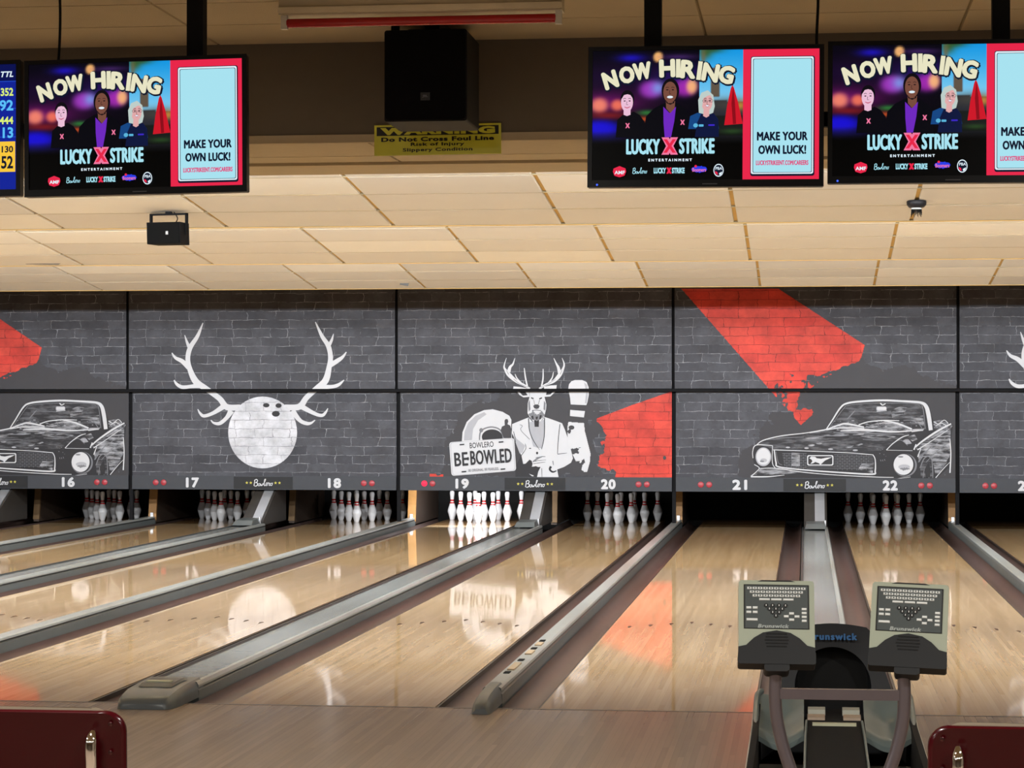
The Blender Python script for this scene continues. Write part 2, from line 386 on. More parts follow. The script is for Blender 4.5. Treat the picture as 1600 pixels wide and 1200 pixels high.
sm_ = tile_mesh(1.212, .62, .014).mesh('soffit_panel', SOFFIT)
for iy in range(2):
    for ix in range(-8, 4):
        link('soffit_panel', sm_, head, (-.48+.75+1.2192*(ix+.5), 11.98+.63*iy, 2.83))
MB().box(XL, XR, 12.6, 13.1, 2.80, 2.84).build('edge_trim', SOFFIT, head)
# sloping bays
TX0, TNX = -.4823-1.2192*9, 14
t_a = tile_mesh(1.194, .603).mesh('bay_tile', TILE); t_b = tile_mesh(1.194, .603).mesh('bay_tile_paler', TILE2)
ends = list(DROPS)+[31.5]
rt = random.Random(3)
for bi in range(4):
    y0, y1 = ends[bi], ends[bi+1]
    z1 = ZLOW; z0 = ZLOW+SLOPE*(y1-y0)
    m = MB()
    m.add([(XL, y0, z0+.014), (XR, y0, z0+.014), (XR, y1, z1+.014), (XL, y1, z1+.014), (XL, y0, z0+.2), (XR, y0, z0+.2), (XR, y1, z1+.2), (XL, y1, z1+.2)],
          [(0,1,2,3), (4,7,6,5), (0,4,5,1), (1,5,6,2), (2,6,7,3), (3,7,4,0)])
    bay = struct(m.build('ceiling', TBAR))
    # riser at the far end of the bay hides the lamp row behind it
    if bi < 3: MB().box(XL, XR, y1-.004, y1+.03, z1-.004, z1+.62).build('riser', TBAR, bay)
    if bi == 3: continue
    rows = int((y1-y0)/.6096)
    for r in range(rows):
        yc = y1-.012-.6096*(r+.5)
        for ix in range(TNX):
            if r > 3 and (ix < 2 or ix > 12): continue
            o = link('ceiling_tile', t_b if rt.random() < .3 else t_a, bay, (TX0+1.2192*(ix+.5), yc, ZLOW+SLOPE*(y1-yc)+.012))
            o.rotation_euler = (-math.atan(SLOPE), 0, 0); o.location.z += (rt.random()-.5)*.003
    # thin grey rows between the tiles
    for r in range(rows):
        yc = y1-.012-.6096*r; z = ZLOW+SLOPE*(y1-yc)
        MB().box(XL, XR, yc-.005, yc+.005, z-.001, z+.012).build('grid_bar', TBARG, bay)
# hidden lamp rows behind the first three drops
LAMP = glow('lamp_tube_white', (1.0, .95, .88), 3.0)
LHOUS = mat('lamp_housing_white', (.75, .74, .7), .5)
for k, y in enumerate(DROPS[:3]):
    zc = 2.98 if k else 2.965
    for i in range(8):
        xc = -11.6+2.45*i
        t = thing('cove_lamp', 'fluorescent lamp hidden behind the ceiling drop, in row %s from the foul line' % ('one', 'two', 'three')[k], 'lamp', (xc, y+.05, zc), 'cove lamps behind drop %d' % (k+1))
        MB().box(-1.2, 1.2, -.02, .03, -.04, .05).build('housing', LHOUS, t)
        MB().tube([(-1.15, .06, 0), (1.15, .06, 0)], .016, 8).build('tube', LAMP, t)
        ld = bpy.data.lights.new('cove_light', 'AREA'); ld.shape = 'RECTANGLE'; ld.size = 2.3; ld.size_y = .08
        ld.energy = COVE_POWER[k]/8; ld.color = COVE_COL
        lo = bpy.data.objects.new('cove_light', ld); C.objects.link(lo); lo.parent = t; lo.location = (0, .085, 0)
        lo.rotation_euler = (math.radians(90-COVE_TILT[k]), 0, 0)
# round ceiling lamps over the seating area
for i, (x, y) in enumerate(((-6, 1.0), (-2.0, 1.0), (2.0, 1.0), (-6, 5.2), (-2.0, 5.2), (2.0, 5.2), (-10, 3), (5.5, 3))):
    t = thing('ceiling_lamp', 'round frosted ceiling lamp over the seating area', 'lamp', (x, y, ZNEAR), 'round lamps over the seating area')
    MB().lathe([(.19, 0), (.2, -.02), (.2, -.05), (.17, -.05)], 28).build('rim', LHOUS, t, True)
    MB().lathe([(.17, -.04), (.165, -.055), (.12, -.07), (.05, -.076), (.004, -.077)], 28).build('diffuser', glow('lamp_frost', (1, .9, .75), 2.0), t, True)
    ld = bpy.data.lights.new('ceiling_light', 'AREA'); ld.shape = 'DISK'; ld.size = .34; ld.energy = CONC_POWER; ld.color = (1, .97, .92)
    lo = bpy.data.objects.new('ceiling_light', ld); C.objects.link(lo); lo.parent = t; lo.location = (0, 0, -.085)

# ================================================================== LANES
arrow = MB().add([(0, -.075, 0), (.016, .045, 0), (0, .075, 0), (-.016, .045, 0)], [(0, 1, 2, 3)]).mesh('arrow', mat('arrow_dark', s2l((70, 46, 34)), .3))
gprof = [(.1*math.cos(math.radians(a)), -.012-.085*math.sin(math.radians(a))) for a in range(0, 181, 15)]
for n_ in range(15, 25):
    x = CX[n_]
    t = thing('bowling_lane', 'long glossy maple bowling lane leading to the pin deck under number %s' % NUM[n_], 'bowling lane', (x, YF, 0), 'bowling lanes')
    m = MB(); m.extrude_y([(-LW, -.1), (LW, -.1), (LW, 0), (-LW, 0)], .012, 17.6, mis=[1, 1, 0, 1])
    m.build('lane_bed', [LANE, WOODS], t)
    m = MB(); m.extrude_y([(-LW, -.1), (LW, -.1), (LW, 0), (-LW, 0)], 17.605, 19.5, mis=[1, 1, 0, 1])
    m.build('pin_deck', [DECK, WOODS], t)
    for s in (-1, 1):
        gx = s*(LW+.102)
        g = MB().extrude_y([(gx+p[0], p[1]) for p in gprof], -.005, 19.6, close=False)
        g.build('gutter', GUT, t, True, fix=False)
        g2 = MB().box(s*LW-.006 if s > 0 else -LW-.012, LW+.012 if s > 0 else -LW+.006, .012, 17.6, -.03, -.004)
        g2.build('edge_strip', mat('edge_strip_dark', s2l((50, 40, 34)), .5), t)
    for k in range(7):
        o = link('target_arrow', arrow, t, ((k-3)*.135, 4.75-.09*abs(k-3)*1.4, .0006))

# ---- division caps
def wide_profile(hw, h):
    return [(-hw, -.1), (-hw, h-.03), (-hw+.008, h-.008), (-hw+.02, h-.006), (-hw+.026, h-.02), (hw-.045, h-.02), (hw-.04, h-.004), (hw-.03, h), (hw-.012, h-.002), (hw-.002, h-.018), (hw-.002, h-.03), (hw-.012, h-.036), (hw, h-.045), (hw, -.1)]
def nose(hw, h, ln):
    """rounded moulded nose closing the near end of a cap: rings from the tip back"""
    m = MB(); rings = []
    for t, kw, kh in ((0, .72, .28), (.03, .86, .5), (.12, .96, .72), (.3, 1.0, .88), (.6, 1.0, .97), (1.0, 1.0, 1.0)):
        y = -ln+ln*t; a = hw*kw; z = h*kh; r = .022*min(1, kh+.2)
        rings.append([(-a-.004, y, 0.001), (-a, y, z*.45), (-a+.004, y, z-r), (-a+r, y, z), (0, y, z+.003), (a-r, y, z), (a-.004, y, z-r), (a, y, z*.45), (a+.004, y, .001)])
    n = len(rings[0]); vs_ = [p for r in rings for p in r]
    fs = [(i*n+k, i*n+k+1, (i+1)*n+k+1, (i+1)*n+k) for i in range(len(rings)-1) for k in range(n-1)]
    fs.append(tuple(range(n))); fs.append(tuple((len(rings)-1)*n+k for k in range(n-1, -1, -1)))
    return m.add(vs_, fs)
CAPH = .082
WHW = (1.78-2*LW-.42)/2-.0
NHW = (1.578-2*LW-.42)/2
for n_ in (15, 17, 19, 21, 23):
    x = PAIRS[n_]
    t = thing('return_track_cap', 'wide grey division cap over the ball return track between lanes %s and %s' % (NUM[n_], NUM[n_+1]), 'division cap', (x, YF, 0), 'wide division caps')
    pr = wide_profile(WHW, CAPH)
    m = MB(); m.extrude_y(pr, .25, 16.3, mis=[2, 2, 2, 2, 1, 1, 3, 3, 3, 3, 2, 2, 0, 0]); m.build('cap', [CAPG, CAPTOP, CAPD, CAPL], t)  # dark material under the rail lip paints in its shadow line
    nz = nose(WHW-.004, CAPH+.008, .62); no = nz.build('nose', NOSE, t, True, (0, .36, 0))
    MB().add([(-WHW*.55, -.40, CAPH*.995+.004), (WHW*.55, -.40, CAPH*.995+.004), (WHW*.62, -.12, CAPH+.014), (-WHW*.62, -.12, CAPH+.014), (-WHW*.5, -.36, CAPH+.02), (WHW*.5, -.36, CAPH+.02), (WHW*.55, -.15, CAPH+.022), (-WHW*.55, -.15, CAPH+.022)],
             [(4,5,6,7), (0,1,5,4), (1,2,6,5), (2,3,7,6), (3,0,4,7)]).build('nose_pad', CAPD, no)
    MB().box(-WHW*.42, WHW*.42, -.33, -.28, CAPH+.018, CAPH+.026).build('nose_label', mat('nose_label_cream', s2l((190, 190, 160)), .5), no)
for k, x in ((15, PAIRS[15]-HP), (17, PAIRS[17]-HP), (19, PAIRS[19]-HP), (21, PAIRS[21]-HP), (23, PAIRS[23]-HP)):
    t = thing('division_cap', 'narrow grey rail cap between lanes %s and %s' % (NUM[k-1], NUM[k]), 'division cap', (x, YF, 0), 'narrow division caps')
    pr = [(-NHW, -.1), (-NHW, CAPH-.028), (-NHW+.006, CAPH-.008), (-NHW+.014, CAPH), (NHW-.016, CAPH), (NHW-.006, CAPH-.006), (NHW-.004, CAPH-.02), (NHW-.012, CAPH-.028), (NHW, CAPH-.036), (NHW, -.1)]
    m = MB(); m.extrude_y(pr, .2, 17.81, mis=[0, 0, 2, 2, 2, 2, 1, 1, 0, 0]); m.build('cap', [CAPG, CAPD, CAPL], t)  # darker faces below the lip stand in for its shade
    nose(NHW-.004, CAPH+.008, .58).build('nose', NOSE, t, True, (0, .34, 0))
    if k == 21:   # the worn cap whose top strip has broken away in places
        for y_, l_ in ((.95, .34), (1.75, .2), (2.25, .16)):
            MB().box(-.018, .02, y_, y_+l_, CAPH-.004, CAPH+.008).build('worn_patch', mat('worn_wood', s2l((176, 156, 128)), .7), t)
        for y_ in (.8, 1.42, 2.05, 2.5):
            MB().box(-.02, .012, y_, y_+.09, CAPH-.002, CAPH+.004).build('worn_gap', BLACK, t)

# ---- far end: kickbacks, pit dividers, slanted metal covers
def kick(x, hw, front, label, grp, narrow, edge):
    t = thing('kickback', label, 'kickback', (x, front, 0), grp)
    side = [(-.02, .002), (.10, .62), (1.9, .62), (1.9, .002)]
    m = MB(); m.prism(side, -hw, hw, lambda p, q: (q, p[0], p[1])); m.build('side_wall', KICKD, t)
    e = MB(); e.add([(-hw-.004, -.03, .03), (hw+.004, -.03, .03), (hw+.004, .085, .62), (-hw-.004, .085, .62), (-hw-.004, .01, .03), (hw+.004, .01, .03), (hw+.004, .125, .62), (-hw-.004, .125, .62)],
                    [(0,1,2,3), (4,7,6,5), (0,4,5,1), (1,5,6,2), (2,6,7,3), (3,7,4,0)])
    e.build('wood_edge', edge, t)
    if narrow: MB().box(-.015, .02, -.05, -.02, .05, .13).build('bracket', STEEL, t)
for k in (15, 17, 19, 21, 23):
    kick(PAIRS[k]-HP, .046, 29.5, 'narrow wooden pit divider with a worn golden front edge between lanes %s and %s' % (NUM[k-1], NUM[k]), 'narrow pit dividers', True, KICKW)
    kick(PAIRS[k]+.115, .035, 29.6, 'dark wooden pit divider beside the return hump between lanes %s and %s' % (NUM[k], NUM[k+1]), 'wide pit dividers', False, mat('kickback_darker_wood', s2l((112, 86, 54)), .6, var=.3))  # edge wood darker than on the narrow dividers
    x = PAIRS[k]
    t = thing('ball_lift_cover', 'slanted bright metal cover over the return track between lanes %s and %s' % (NUM[k], NUM[k+1]), 'metal cover', (x, 27.85, 0), 'slanted metal covers')
    prof = [(.0, .086), (.02, .10), (.78, .47), (1.3, .47), (1.3, .06), (.1, .06), (.1, .086)]
    MB().prism(prof, -.125, .14, lambda p, q: (q, p[0], p[1])).build('side_box', mat('cover_dark_brown', s2l((58, 54, 50)), .3, var=.2), t)
    pf = [(-.01, .09), (.01, .112), (.77, .482), (.77, .47), (.0, .09)]
    MB().prism(pf, .0, .115, lambda p, q: (q, p[0], p[1])).build('metal_sheet', STEEL, t)
    MB().add([(-.115, -.5, .083), (.125, -.5, .083), (.125, -.005, .083), (-.115, -.005, .083), (-.10, -.38, .135), (.11, -.38, .135), (.11, -.01, .15), (-.10, -.01, .15)],
             [(0,1,2,3), (7,6,5,4), (0,4,5,1), (1,5,6,2), (2,6,7,3), (3,7,4,0)]).build('end_block', CAPG, t)
    MB().box(.112, .126, -.06, -.02, .084, .16).build('clip', STEEL, t)
# ---- pins
pin_prof = [(.0258, 0), (.0305, .006), (.0345, .02), (.0455, .057), (.0543, .086), (.0590, .105), (.0605, .1143), (.0590, .128), (.0528, .149), (.0416, .184), (.0330, .2116), (.0256, .2365), (.0235, .254), (.0236, .27), (.0260, .295), (.0300, .3225), (.0322, .344), (.0318, .356), (.0285, .37), (.021, .378), (.010, .381), (.002, .3812)]
def sub_prof(a, b):
    return [(r, z) for r, z in pin_prof if a <= z <= b]
pb = MB().lathe(pin_prof, 22).mesh('pin_body', PINW, True)
def ring(z0, z1):
    def rad(z):
        for (r0, a), (r1, b) in zip(pin_prof, pin_prof[1:]):
            if a <= z <= b: return r0+(r1-r0)*(z-a)/(b-a)
    zs = [z0+(z1-z0)*i/4 for i in range(5)]
    return MB().lathe([(rad(z)+.0006, z) for z in zs], 22, caps=False).mesh('pin_stripe', PINR, True, fix=False)
st1, st2 = ring(.214, .232), ring(.244, .266)
rowname = ('head pin standing foremost', 'second-row pin standing', 'third-row pin standing', 'back-row pin standing')
for n_ in (16, 17, 18, 19, 20, 22):
    for r in range(4):
        for c in range(r+1):
            t = thing('bowling_pin', 'white red-striped %s on the deck under number %s' % (rowname[r], NUM[n_]), 'bowling pin',
                      (CX[n_]+(c-r/2)*.3048, YH+r*.264, 0), 'bowling pins under number %d' % n_)
            link('pin_body', pb, t); link('neck_stripe', st1, t); link('neck_stripe', st2, t)
# lamp above the pin deck of lane 19, the only one that is on
t = thing('pin_lamp', 'lit pin deck lamp tucked up behind the banner over number 19', 'lamp', (CX[19], 28.78, .86))
MB().box(-.5, .5, -.05, .05, .0, .05).build('housing', LHOUS, t); MB().box(-.3, .3, -.145, -.04, .01, .04).build('bracket', BLACK, t); MB().tube([(-.48, 0, -.015), (.48, 0, -.015)], .013, 8).build('tube', LAMP, t)
ld = bpy.data.lights.new('pin_light', 'AREA'); ld.shape = 'RECTANGLE'; ld.size = .9; ld.size_y = .05; ld.energy = PIN_POWER; ld.color = (.95, .97, 1.0)
lo = bpy.data.objects.new('pin_light', ld); C.objects.link(lo); lo.parent = t; lo.location = (0, .03, -.035); lo.rotation_euler = (math.radians(50), 0, 0)
ld.spread = math.radians(120)

# ================================================================== MASKING BANNERS
PK = .6                         # print colours darkened to stand in for weaker light on the banners
def ik(c): return tuple(v*PK for v in s2l(c))
BR = brick_print('print_dark_brick', ik((62, 63, 71)), ik((80, 81, 89)), ik((214, 216, 224)), .85)
BRR = brick_print('print_red_brick', ik((214, 60, 48)), ik((222, 74, 58)), ik((70, 20, 20)), 1.0, full=True)
BRW = brick_print('print_white_brick', ik((226, 228, 236)), ik((218, 220, 228)), ik((110, 110, 118)), 1.0, full=True)
INK = mat('print_charcoal', ik((66, 65, 70)), .55, var=.12, scale=6, spec=.25)
INKD = mat('print_black', ik((44, 43, 48)), .55, var=.15, scale=8, spec=.25)
INKW = mat('print_white', ik((228, 230, 236)), .55, var=.03, spec=.25)
INKL = mat('print_light_grey', ik((188, 190, 198)), .55, var=.08, spec=.25)
INKM = mat('print_mid_grey', ik((132, 133, 140)), .55, var=.14, spec=.25)
INKS = mat('print_dim_grey', ik((98, 98, 104)), .55, var=.14, spec=.25)
def streak_ink(name, lo, hi, sx, sz, thr):
    m, nt, p = new_mat(name); tc = N(nt, 'ShaderNodeTexCoord'); mp = N(nt, 'ShaderNodeMapping'); mp.inputs['Scale'].default_value = (sx, 1, sz); mp.inputs['Rotation'].default_value = (0, .12, 0)
    nt.links.new(tc.outputs['Object'], mp.inputs[0]); no = N(nt, 'ShaderNodeTexNoise'); no.inputs['Scale'].default_value = 1; no.inputs['Detail'].default_value = 5; no.inputs['Roughness'].default_value = .6
    nt.links.new(mp.outputs[0], no.inputs['Vector']); r = N(nt, 'ShaderNodeMapRange'); r.inputs[1].default_value = thr; r.inputs[2].default_value = thr+.22; nt.links.new(no.outputs['Fac'], r.inputs[0])
    mx = N(nt, 'ShaderNodeMix', data_type='RGBA'); mx.inputs[6].default_value = (*lo, 1); mx.inputs[7].default_value = (*hi, 1); nt.links.new(r.outputs[0], mx.inputs[0]); nt.links.new(mx.outputs[2], p.inputs['Base Color'])
    p.inputs['Roughness'].default_value = .55; p.inputs['Specular IOR Level'].default_value = .25; return m
INKS = streak_ink('print_streaks', ik((46, 45, 50)), ik((196, 198, 206)), 5, 26, .42)
INKF = streak_ink('print_faint_streaks', ik((46, 45, 50)), ik((124, 125, 132)), 4, 20, .46)
INKV = streak_ink('print_blotches', ik((60, 60, 65)), ik((170, 172, 180)), 22, 22, .44)
STRIP = mat('strip_dark_grey', ik((66, 69, 76)), .5, var=.06, spec=.25)
STRIPK = mat('plate_black', ik((30, 31, 35)), .5, var=.06, spec=.25)
YEL = mat('star_yellow', ik((214, 204, 70)), .5)
LEDOFF = mat('indicator_dull_red', s2l((150, 46, 56)), .4, var=.12, scale=60)
LEDON = glow255('indicator_lit_red', (255, 50, 80), 1.6)
RECT_L = (-HP+.024, HP-.024, ZSTRIP, ZSEAM-.012)
RECT_U = (-HP+.018, HP-.018, ZSEAM+.012, ZTOP)

def shapes_to_mesh(name, items, rect, org, off, step=.0005):
    """items: (material, [polygons] or (verts, faces)) in panel coordinates x,z -> one clipped mesh; later items lie on top"""
    allv, allf, allm, mats = [], [], [], []
    for li, (ma, polys) in enumerate(items):
        b = bmesh.new()
        if isinstance(polys, tuple):
            vv = [b.verts.new((p[0], 0, p[1])) for p in polys[0]]
            for f in polys[1]:
                try: b.faces.new([vv[i] for i in f])
                except ValueError: pass
        else:
            inc = 0 if len(polys) > 900 else min(8e-6, step*.8/max(1, len(polys)))     # strokes that cross lie a hair above one another
            for pi2, poly in enumerate(polys):
                if len(poly) < 3: continue
                vv = [b.verts.new((p[0], -inc*pi2, p[1])) for p in poly]
                if len(poly) <= 4: tris = [tuple(range(len(poly)))]
                else: tris = tessellate_polygon([[Vector((p[0], p[1], 0)) for p in poly]])
                for tr3 in tris:
                    try: b.faces.new([vv[i] for i in tr3])
                    except ValueError: pass
        if rect:
            x0, x1, z0, z1 = rect
            for co, no in (((x0,0,0),(-1,0,0)), ((x1,0,0),(1,0,0)), ((0,0,z0),(0,0,-1)), ((0,0,z1),(0,0,1))):
                bmesh.ops.bisect_plane(b, geom=b.verts[:]+b.edges[:]+b.faces[:], plane_co=co, plane_no=no, clear_outer=True)
        if not b.faces: b.free(); continue
        if ma not in mats: mats.append(ma)
        o = len(allv); b.verts.index_update()
        for v in b.verts: allv.append((v.co.x-org[0], v.co.y-off-li*step, v.co.z-org[1]))
        for f in b.faces:
            f.normal_update(); idx = [v.index+o for v in f.verts]
            if f.normal.y > 0: idx.reverse()
            allf.append(idx); allm.append(mats.index(ma))
        b.free()
    if not allf: return None
    me = bpy.data.meshes.new(name); me.from_pydata(allv, [], allf)
    for m_ in mats: me.materials.append(m_)
    for p, mi in zip(me.polygons, allm): p.material_index = mi
    me.update(); return me

class Tr:
    """trace in a zoomed view of the photograph -> metres on the banner plane, measured from the middle of its pair of lanes"""
    def __init__(s, ox, oy, k, pair): s.o = (ox, oy); s.k = k; s.xc = PAIRS[pair]
    def pt(s, p, Y):
        q = at_y(s.o[0]+p[0]/s.k, s.o[1]+p[1]/s.k, Y); return (q.x-s.xc, q.z)
    def poly(s, pts, Y): return [s.pt(p, Y) for p in pts]
    def items(s, raw, Y):
        out = []
        for ma, polys in raw:
            if isinstance(polys, tuple): out.append((ma, (s.poly(polys[0], Y), polys[1])))
            else: out.append((ma, [s.poly(q, Y) for q in polys]))
        return out

def flip(vf): return [(p[0], -p[1]) for p in vf[0]], vf[1]          # lettering is drawn with y down in the traced views

# ---- the antlered ball (lanes 17/18 and 23/24)
TB = Tr(200, 440, 3.53, 17)
def antler(main, mw, tines):
    q = ribbon(main, mw)
    for pts, wd in tines: q += ribbon(pts, wd)
    return q
ant = antler([(620,693),(545,692),(505,645),(430,590),(375,552),(342,485),(330,425),(343,365),(383,302),(414,228)], [30,34,30,30,36,28,26,26,20,5],
             [([(342,372),(326,335),(313,295)], [20,14,3]), ([(335,475),(300,440),(262,420),(242,393)], [26,24,16,5]), ([(400,572),(350,578),(300,582),(270,566),(254,543)], [30,20,20,16,6]),
              ([(525,690),(470,725),(420,741),(398,726),(385,704)], [30,20,18,13,4]), ([(570,712),(545,750),(508,781),(475,780),(457,764)], [34,22,20,13,5])])
ant2 = antler([(865,693),(945,690),(985,640),(1040,590),(1090,545),(1110,470),(1117,415),(1105,355),(1070,300),(1034,223)], [30,34,30,30,36,28,26,26,20,5],
              [([(1106,358),(1124,322),(1134,288)], [20,14,3]), ([(1115,462),(1158,435),(1185,415),(1205,388)], [26,24,16,5]), ([(1060,580),(1120,580),(1160,570),(1192,543)], [26,20,18,5]),
               ([(955,688),(1030,728),(1070,738),(1090,722),(1103,699)], [30,20,18,13,4]), ([(905,712),(948,765),(985,782),(1010,780),(1032,764)], [34,22,20,13,5])])
ball_raw = [(BRW, [ellipse(743, 832, 190, 198, 48)]), (INKD, [ellipse(763, 682, 18, 12, 16), ellipse(831, 684, 17, 13, 16), ellipse(816, 729, 22, 16, 18)])]
art_B = [('printed_antler', [(INKW, ant)]), ('printed_antler', [(INKW, ant2)]), ('printed_ball', ball_raw)]

# ---- stag in a suit, ring, plate, pin (lanes 19/20)
TD = Tr(680, 540, 5.219, 19); TC3 = Tr(610, 440, 3.529, 19)
blob_p = [(60,1085),(110,950),(110,830),(140,720),(180,590),(260,500),(360,445),(470,450),(560,410),(640,410),(690,370),(760,330),(900,330),(980,400),(1060,400),(1090,300),(1130,250),(1210,250),(1260,300),(1275,420),(1310,500),(1290,600),(1350,700),(1300,780),(1370,860),(1320,960),(1420,1030),(1420,1085)]
blob = dry_brush(20, 1460, 220, 1090, 4.4, lambda X, Y: psdf(blob_p, X, Y)+70*fnoise(X, Y, 70, 3, 6) < -4)
ringp = [(218,780),(224,705),(258,622),(320,560),(400,526),(470,519),(550,540),(605,572),(622,605),(620,660),(628,770)]
ring_raw = [(INKW, [ringp]), (INKL, [[(240,700),(270,630),(330,572),(400,542),(420,560),(350,610),(310,680),(300,770),(235,775)]]), (INKM, ribbon([(362,770),(368,710),(400,678),(460,664),(520,680),(548,720),(552,770)], [10,12,12,12,12,12,12])),
            (INKD, [ellipse(465, 745, 84, 62, 36)]), (INK, [[(566,612),(575,598),(592,600),(597,618),(590,640),(612,652),(622,680),(622,755),(560,755),(535,690),(545,660),(568,650)]]), (INKM, [ellipse(376, 690, 16, 18, 14)])]
def plate_pts():
    out = []; c = [(115,788),(645,752),(662,1020),(135,1063)]
    for i in range(4):
        p = Vector(c[i]); a = Vector(c[i-1]); b = Vector(c[(i+1) % 4]); r = 26
        p0 = p+(a-p).normalized()*r; p1 = p+(b-p).normalized()*r
        for k in range(6):
            t_ = k/5; out.append(tuple(p0*(1-t_)**2+p*(2*t_*(1-t_))+p1*t_*t_))
    return out
ang = math.atan2(-36, 530)
def ptxt(s, cx, cy, wd, h, bold, sp=1.0): return flip_place(fit_text(s, wd, h, bold, 0, sp), cx, cy, ang)
def flip_place(vf, cx, cy, a):
    return place2d(flip(vf), cx, cy, a)
def pheavy(s_, cx, cy, wd, h_, e): return [(m_, (flip_pts(vf[0]), vf[1])) for m_, vf in heavy(INKD, s_, wd, h_, e, cx, -cy, -ang, 1.05)]
def flip_pts(ps): return [(p[0], -p[1]) for p in ps]
pp = plate_pts(); pc = Vector((389, 906))
pin_ = [tuple(pc+(Vector(p)-pc)*.972) for p in pp]; pin2 = [tuple(pc+(Vector(p)-pc)*.955) for p in pp]
plate_raw = [(INKW, [pp]), (INKL, [pin_]), (INKW, [pin2]),
             (INKD, ptxt('BOWLERO', 380, 809, 195, 46, .012)), *pheavy('BE', 213, 926, 112, 112, 3), (INKD, [ellipse(270, 922, 8, 15, 10)]), *pheavy('BOWLED', 457, 905, 338, 118, 3),
             (INKM, ptxt('BE ORIGINAL. BE FEARLESS.', 398, 1010, 248, 22, .01)),
             (INKD, [[(a-20, b-5), (a+18, b-8), (a+18, b+2), (a-20, b+5)] for a, b in ((222,808),(540,787),(238,1029),(556,1008))])]
suit_raw = [(INKW, [[(628,640),(700,610),(762,586),(830,660),(893,582),(960,605),(1035,633),(1060,690),(1090,780),(1110,860),(1124,920),(1108,955),(1050,990),(995,1010),(1008,1080),(822,1080),(838,1035),(860,990),(720,975),(705,900),(660,800),(640,740),(626,715)]]),
            (INKL, [[(768,625),(893,605),(890,740),(868,838),(800,826),(775,720)], [(640,720),(665,760),(735,815),(715,870),(690,880),(660,800)]]),
            (INKD, [[(655,985),(700,900),(715,965),(790,960),(860,985),(845,1010),(830,1080),(800,1062),(770,1040),(790,1080),(655,1080)]]),
            (INKW, [[(765,1045),(805,1060),(800,1066),(790,1064)]]),
            (INKW, [ellipse(792, 905, 84, 82, 36)]), (INKD, [[(712,975),(740,960),(770,930),(800,945),(790,985),(720,1000)]]),
            (INKW, [[(786,935),(830,908),(900,902),(955,905),(982,930),(975,972),(900,985),(840,990),(798,972)]]),
            (INKD, ribbon([(762,592),(770,690),(800,770),(852,850)], [7,6,5,3])+ribbon([(892,590),(890,740),(868,845)], [7,6,4])+ribbon([(1018,640),(1005,760),(998,880)], [5,5,4])+ribbon([(998,884),(1040,880),(1075,876)], [5,4,3])
             + ribbon([(690,645),(712,655),(700,690),(772,765)], [3,3,3,3])+ribbon([(700,900),(740,840),(735,800)], [5,4,3])+ribbon([(640,700),(655,770),(650,800)], [4,4,3])+ribbon([(795,948),(840,938),(905,932)], [5,4,2])+ribbon([(800,964),(850,956),(900,950)], [4,4,2])+ribbon([(820,915),(870,905),(900,905)], [4,5,3])
             + ribbon([(945,985),(935,1010),(960,1030),(990,1020)], [20,16,14,8])+ribbon([(870,1000),(872,1075)], [4,3])+[ellipse(832, 876, 9, 11, 12), ellipse(775, 838, 10, 4, 8)]),
            (INKM, ribbon([(800,945),(845,915),(870,908)], [12,14,8])+ribbon([(960,940),(965,975)], [8,5]))]
head_raw = [(INKW, [[(768,362),(773,410),(756,470),(754,550),(775,590),(800,618),(860,618),(890,580),(905,520),(908,480),(893,420),(893,362)]]),
            (INKW, [[(640,332),(700,338),(765,352),(772,418),(720,422),(688,402),(666,372),(636,356)], [(888,335),(940,325),(992,322),(986,372),(940,415),(892,418)]]),
            (INKD, [[(680,370),(735,375),(755,405),(715,408)], [(910,372),(972,368),(940,398),(905,402)], [(808,607),(848,607),(845,662),(812,662)]]),
            (INK, rough_list := [[(800,492),(815,480),(838,480),(853,492),(845,512),(826,518),(808,510)], [(784,420),(806,428),(800,438),(782,430)], [(848,430),(872,420),(872,432),(852,440)]]),
            (INKM, [rough([(762,560),(790,545),(800,520),(812,560),(850,560),(862,520),(880,545),(893,560),(880,590),(850,610),(800,608),(775,590)], 8, 9, 3), [(760,470),(772,440),(778,520),(764,540)], [(902,470),(888,450),(884,520),(898,530)]]),
            (INKD, ribbon([(792,529),(826,526),(858,530)], [4,5,4])+[[(785,575),(800,570),(805,600),(792,598)], [(855,565),(872,570),(862,598),(848,600)], [(820,580),(840,578),(835,602),(822,602)]]+ribbon([(812,480),(806,450),(800,440)], [3,3,2])+ribbon([(842,480),(850,452),(856,442)], [3,3,2]))]
dant = []
for pts, wd in (([(772,352),(730,325),(665,292),(605,240),(575,200),(563,168),(582,100)], [16,18,24,34,20,12,3]), ([(600,215),(612,175),(635,150),(650,103)], [30,22,14,4]), ([(752,330),(737,262),(727,183)], [12,12,7]), ([(705,310),(668,268),(652,232)], [14,10,5]),
                ([(850,352),(900,320),(968,290),(1015,240),(1043,190),(1052,150),(1035,100)], [16,18,24,32,18,12,3]), ([(1015,225),(1005,180),(990,150),(968,103)], [28,22,14,4]), ([(868,330),(880,270),(881,190)], [12,12,7]), ([(925,305),(955,262),(965,215)], [14,10,5])):
    dant.append((pts[0][0] < 810, ribbon(pts, wd)))
dlin = []
for pts, wd in (([(760,340),(690,312),(640,272)], [3,4,3]), ([(862,340),(925,312),(985,270)], [3,4,3]), ([(600,235),(580,200)], [5,3]), ([(1020,235),(1035,200)], [5,3])): dlin.append((pts[0][0] < 810, ribbon(pts, wd)))
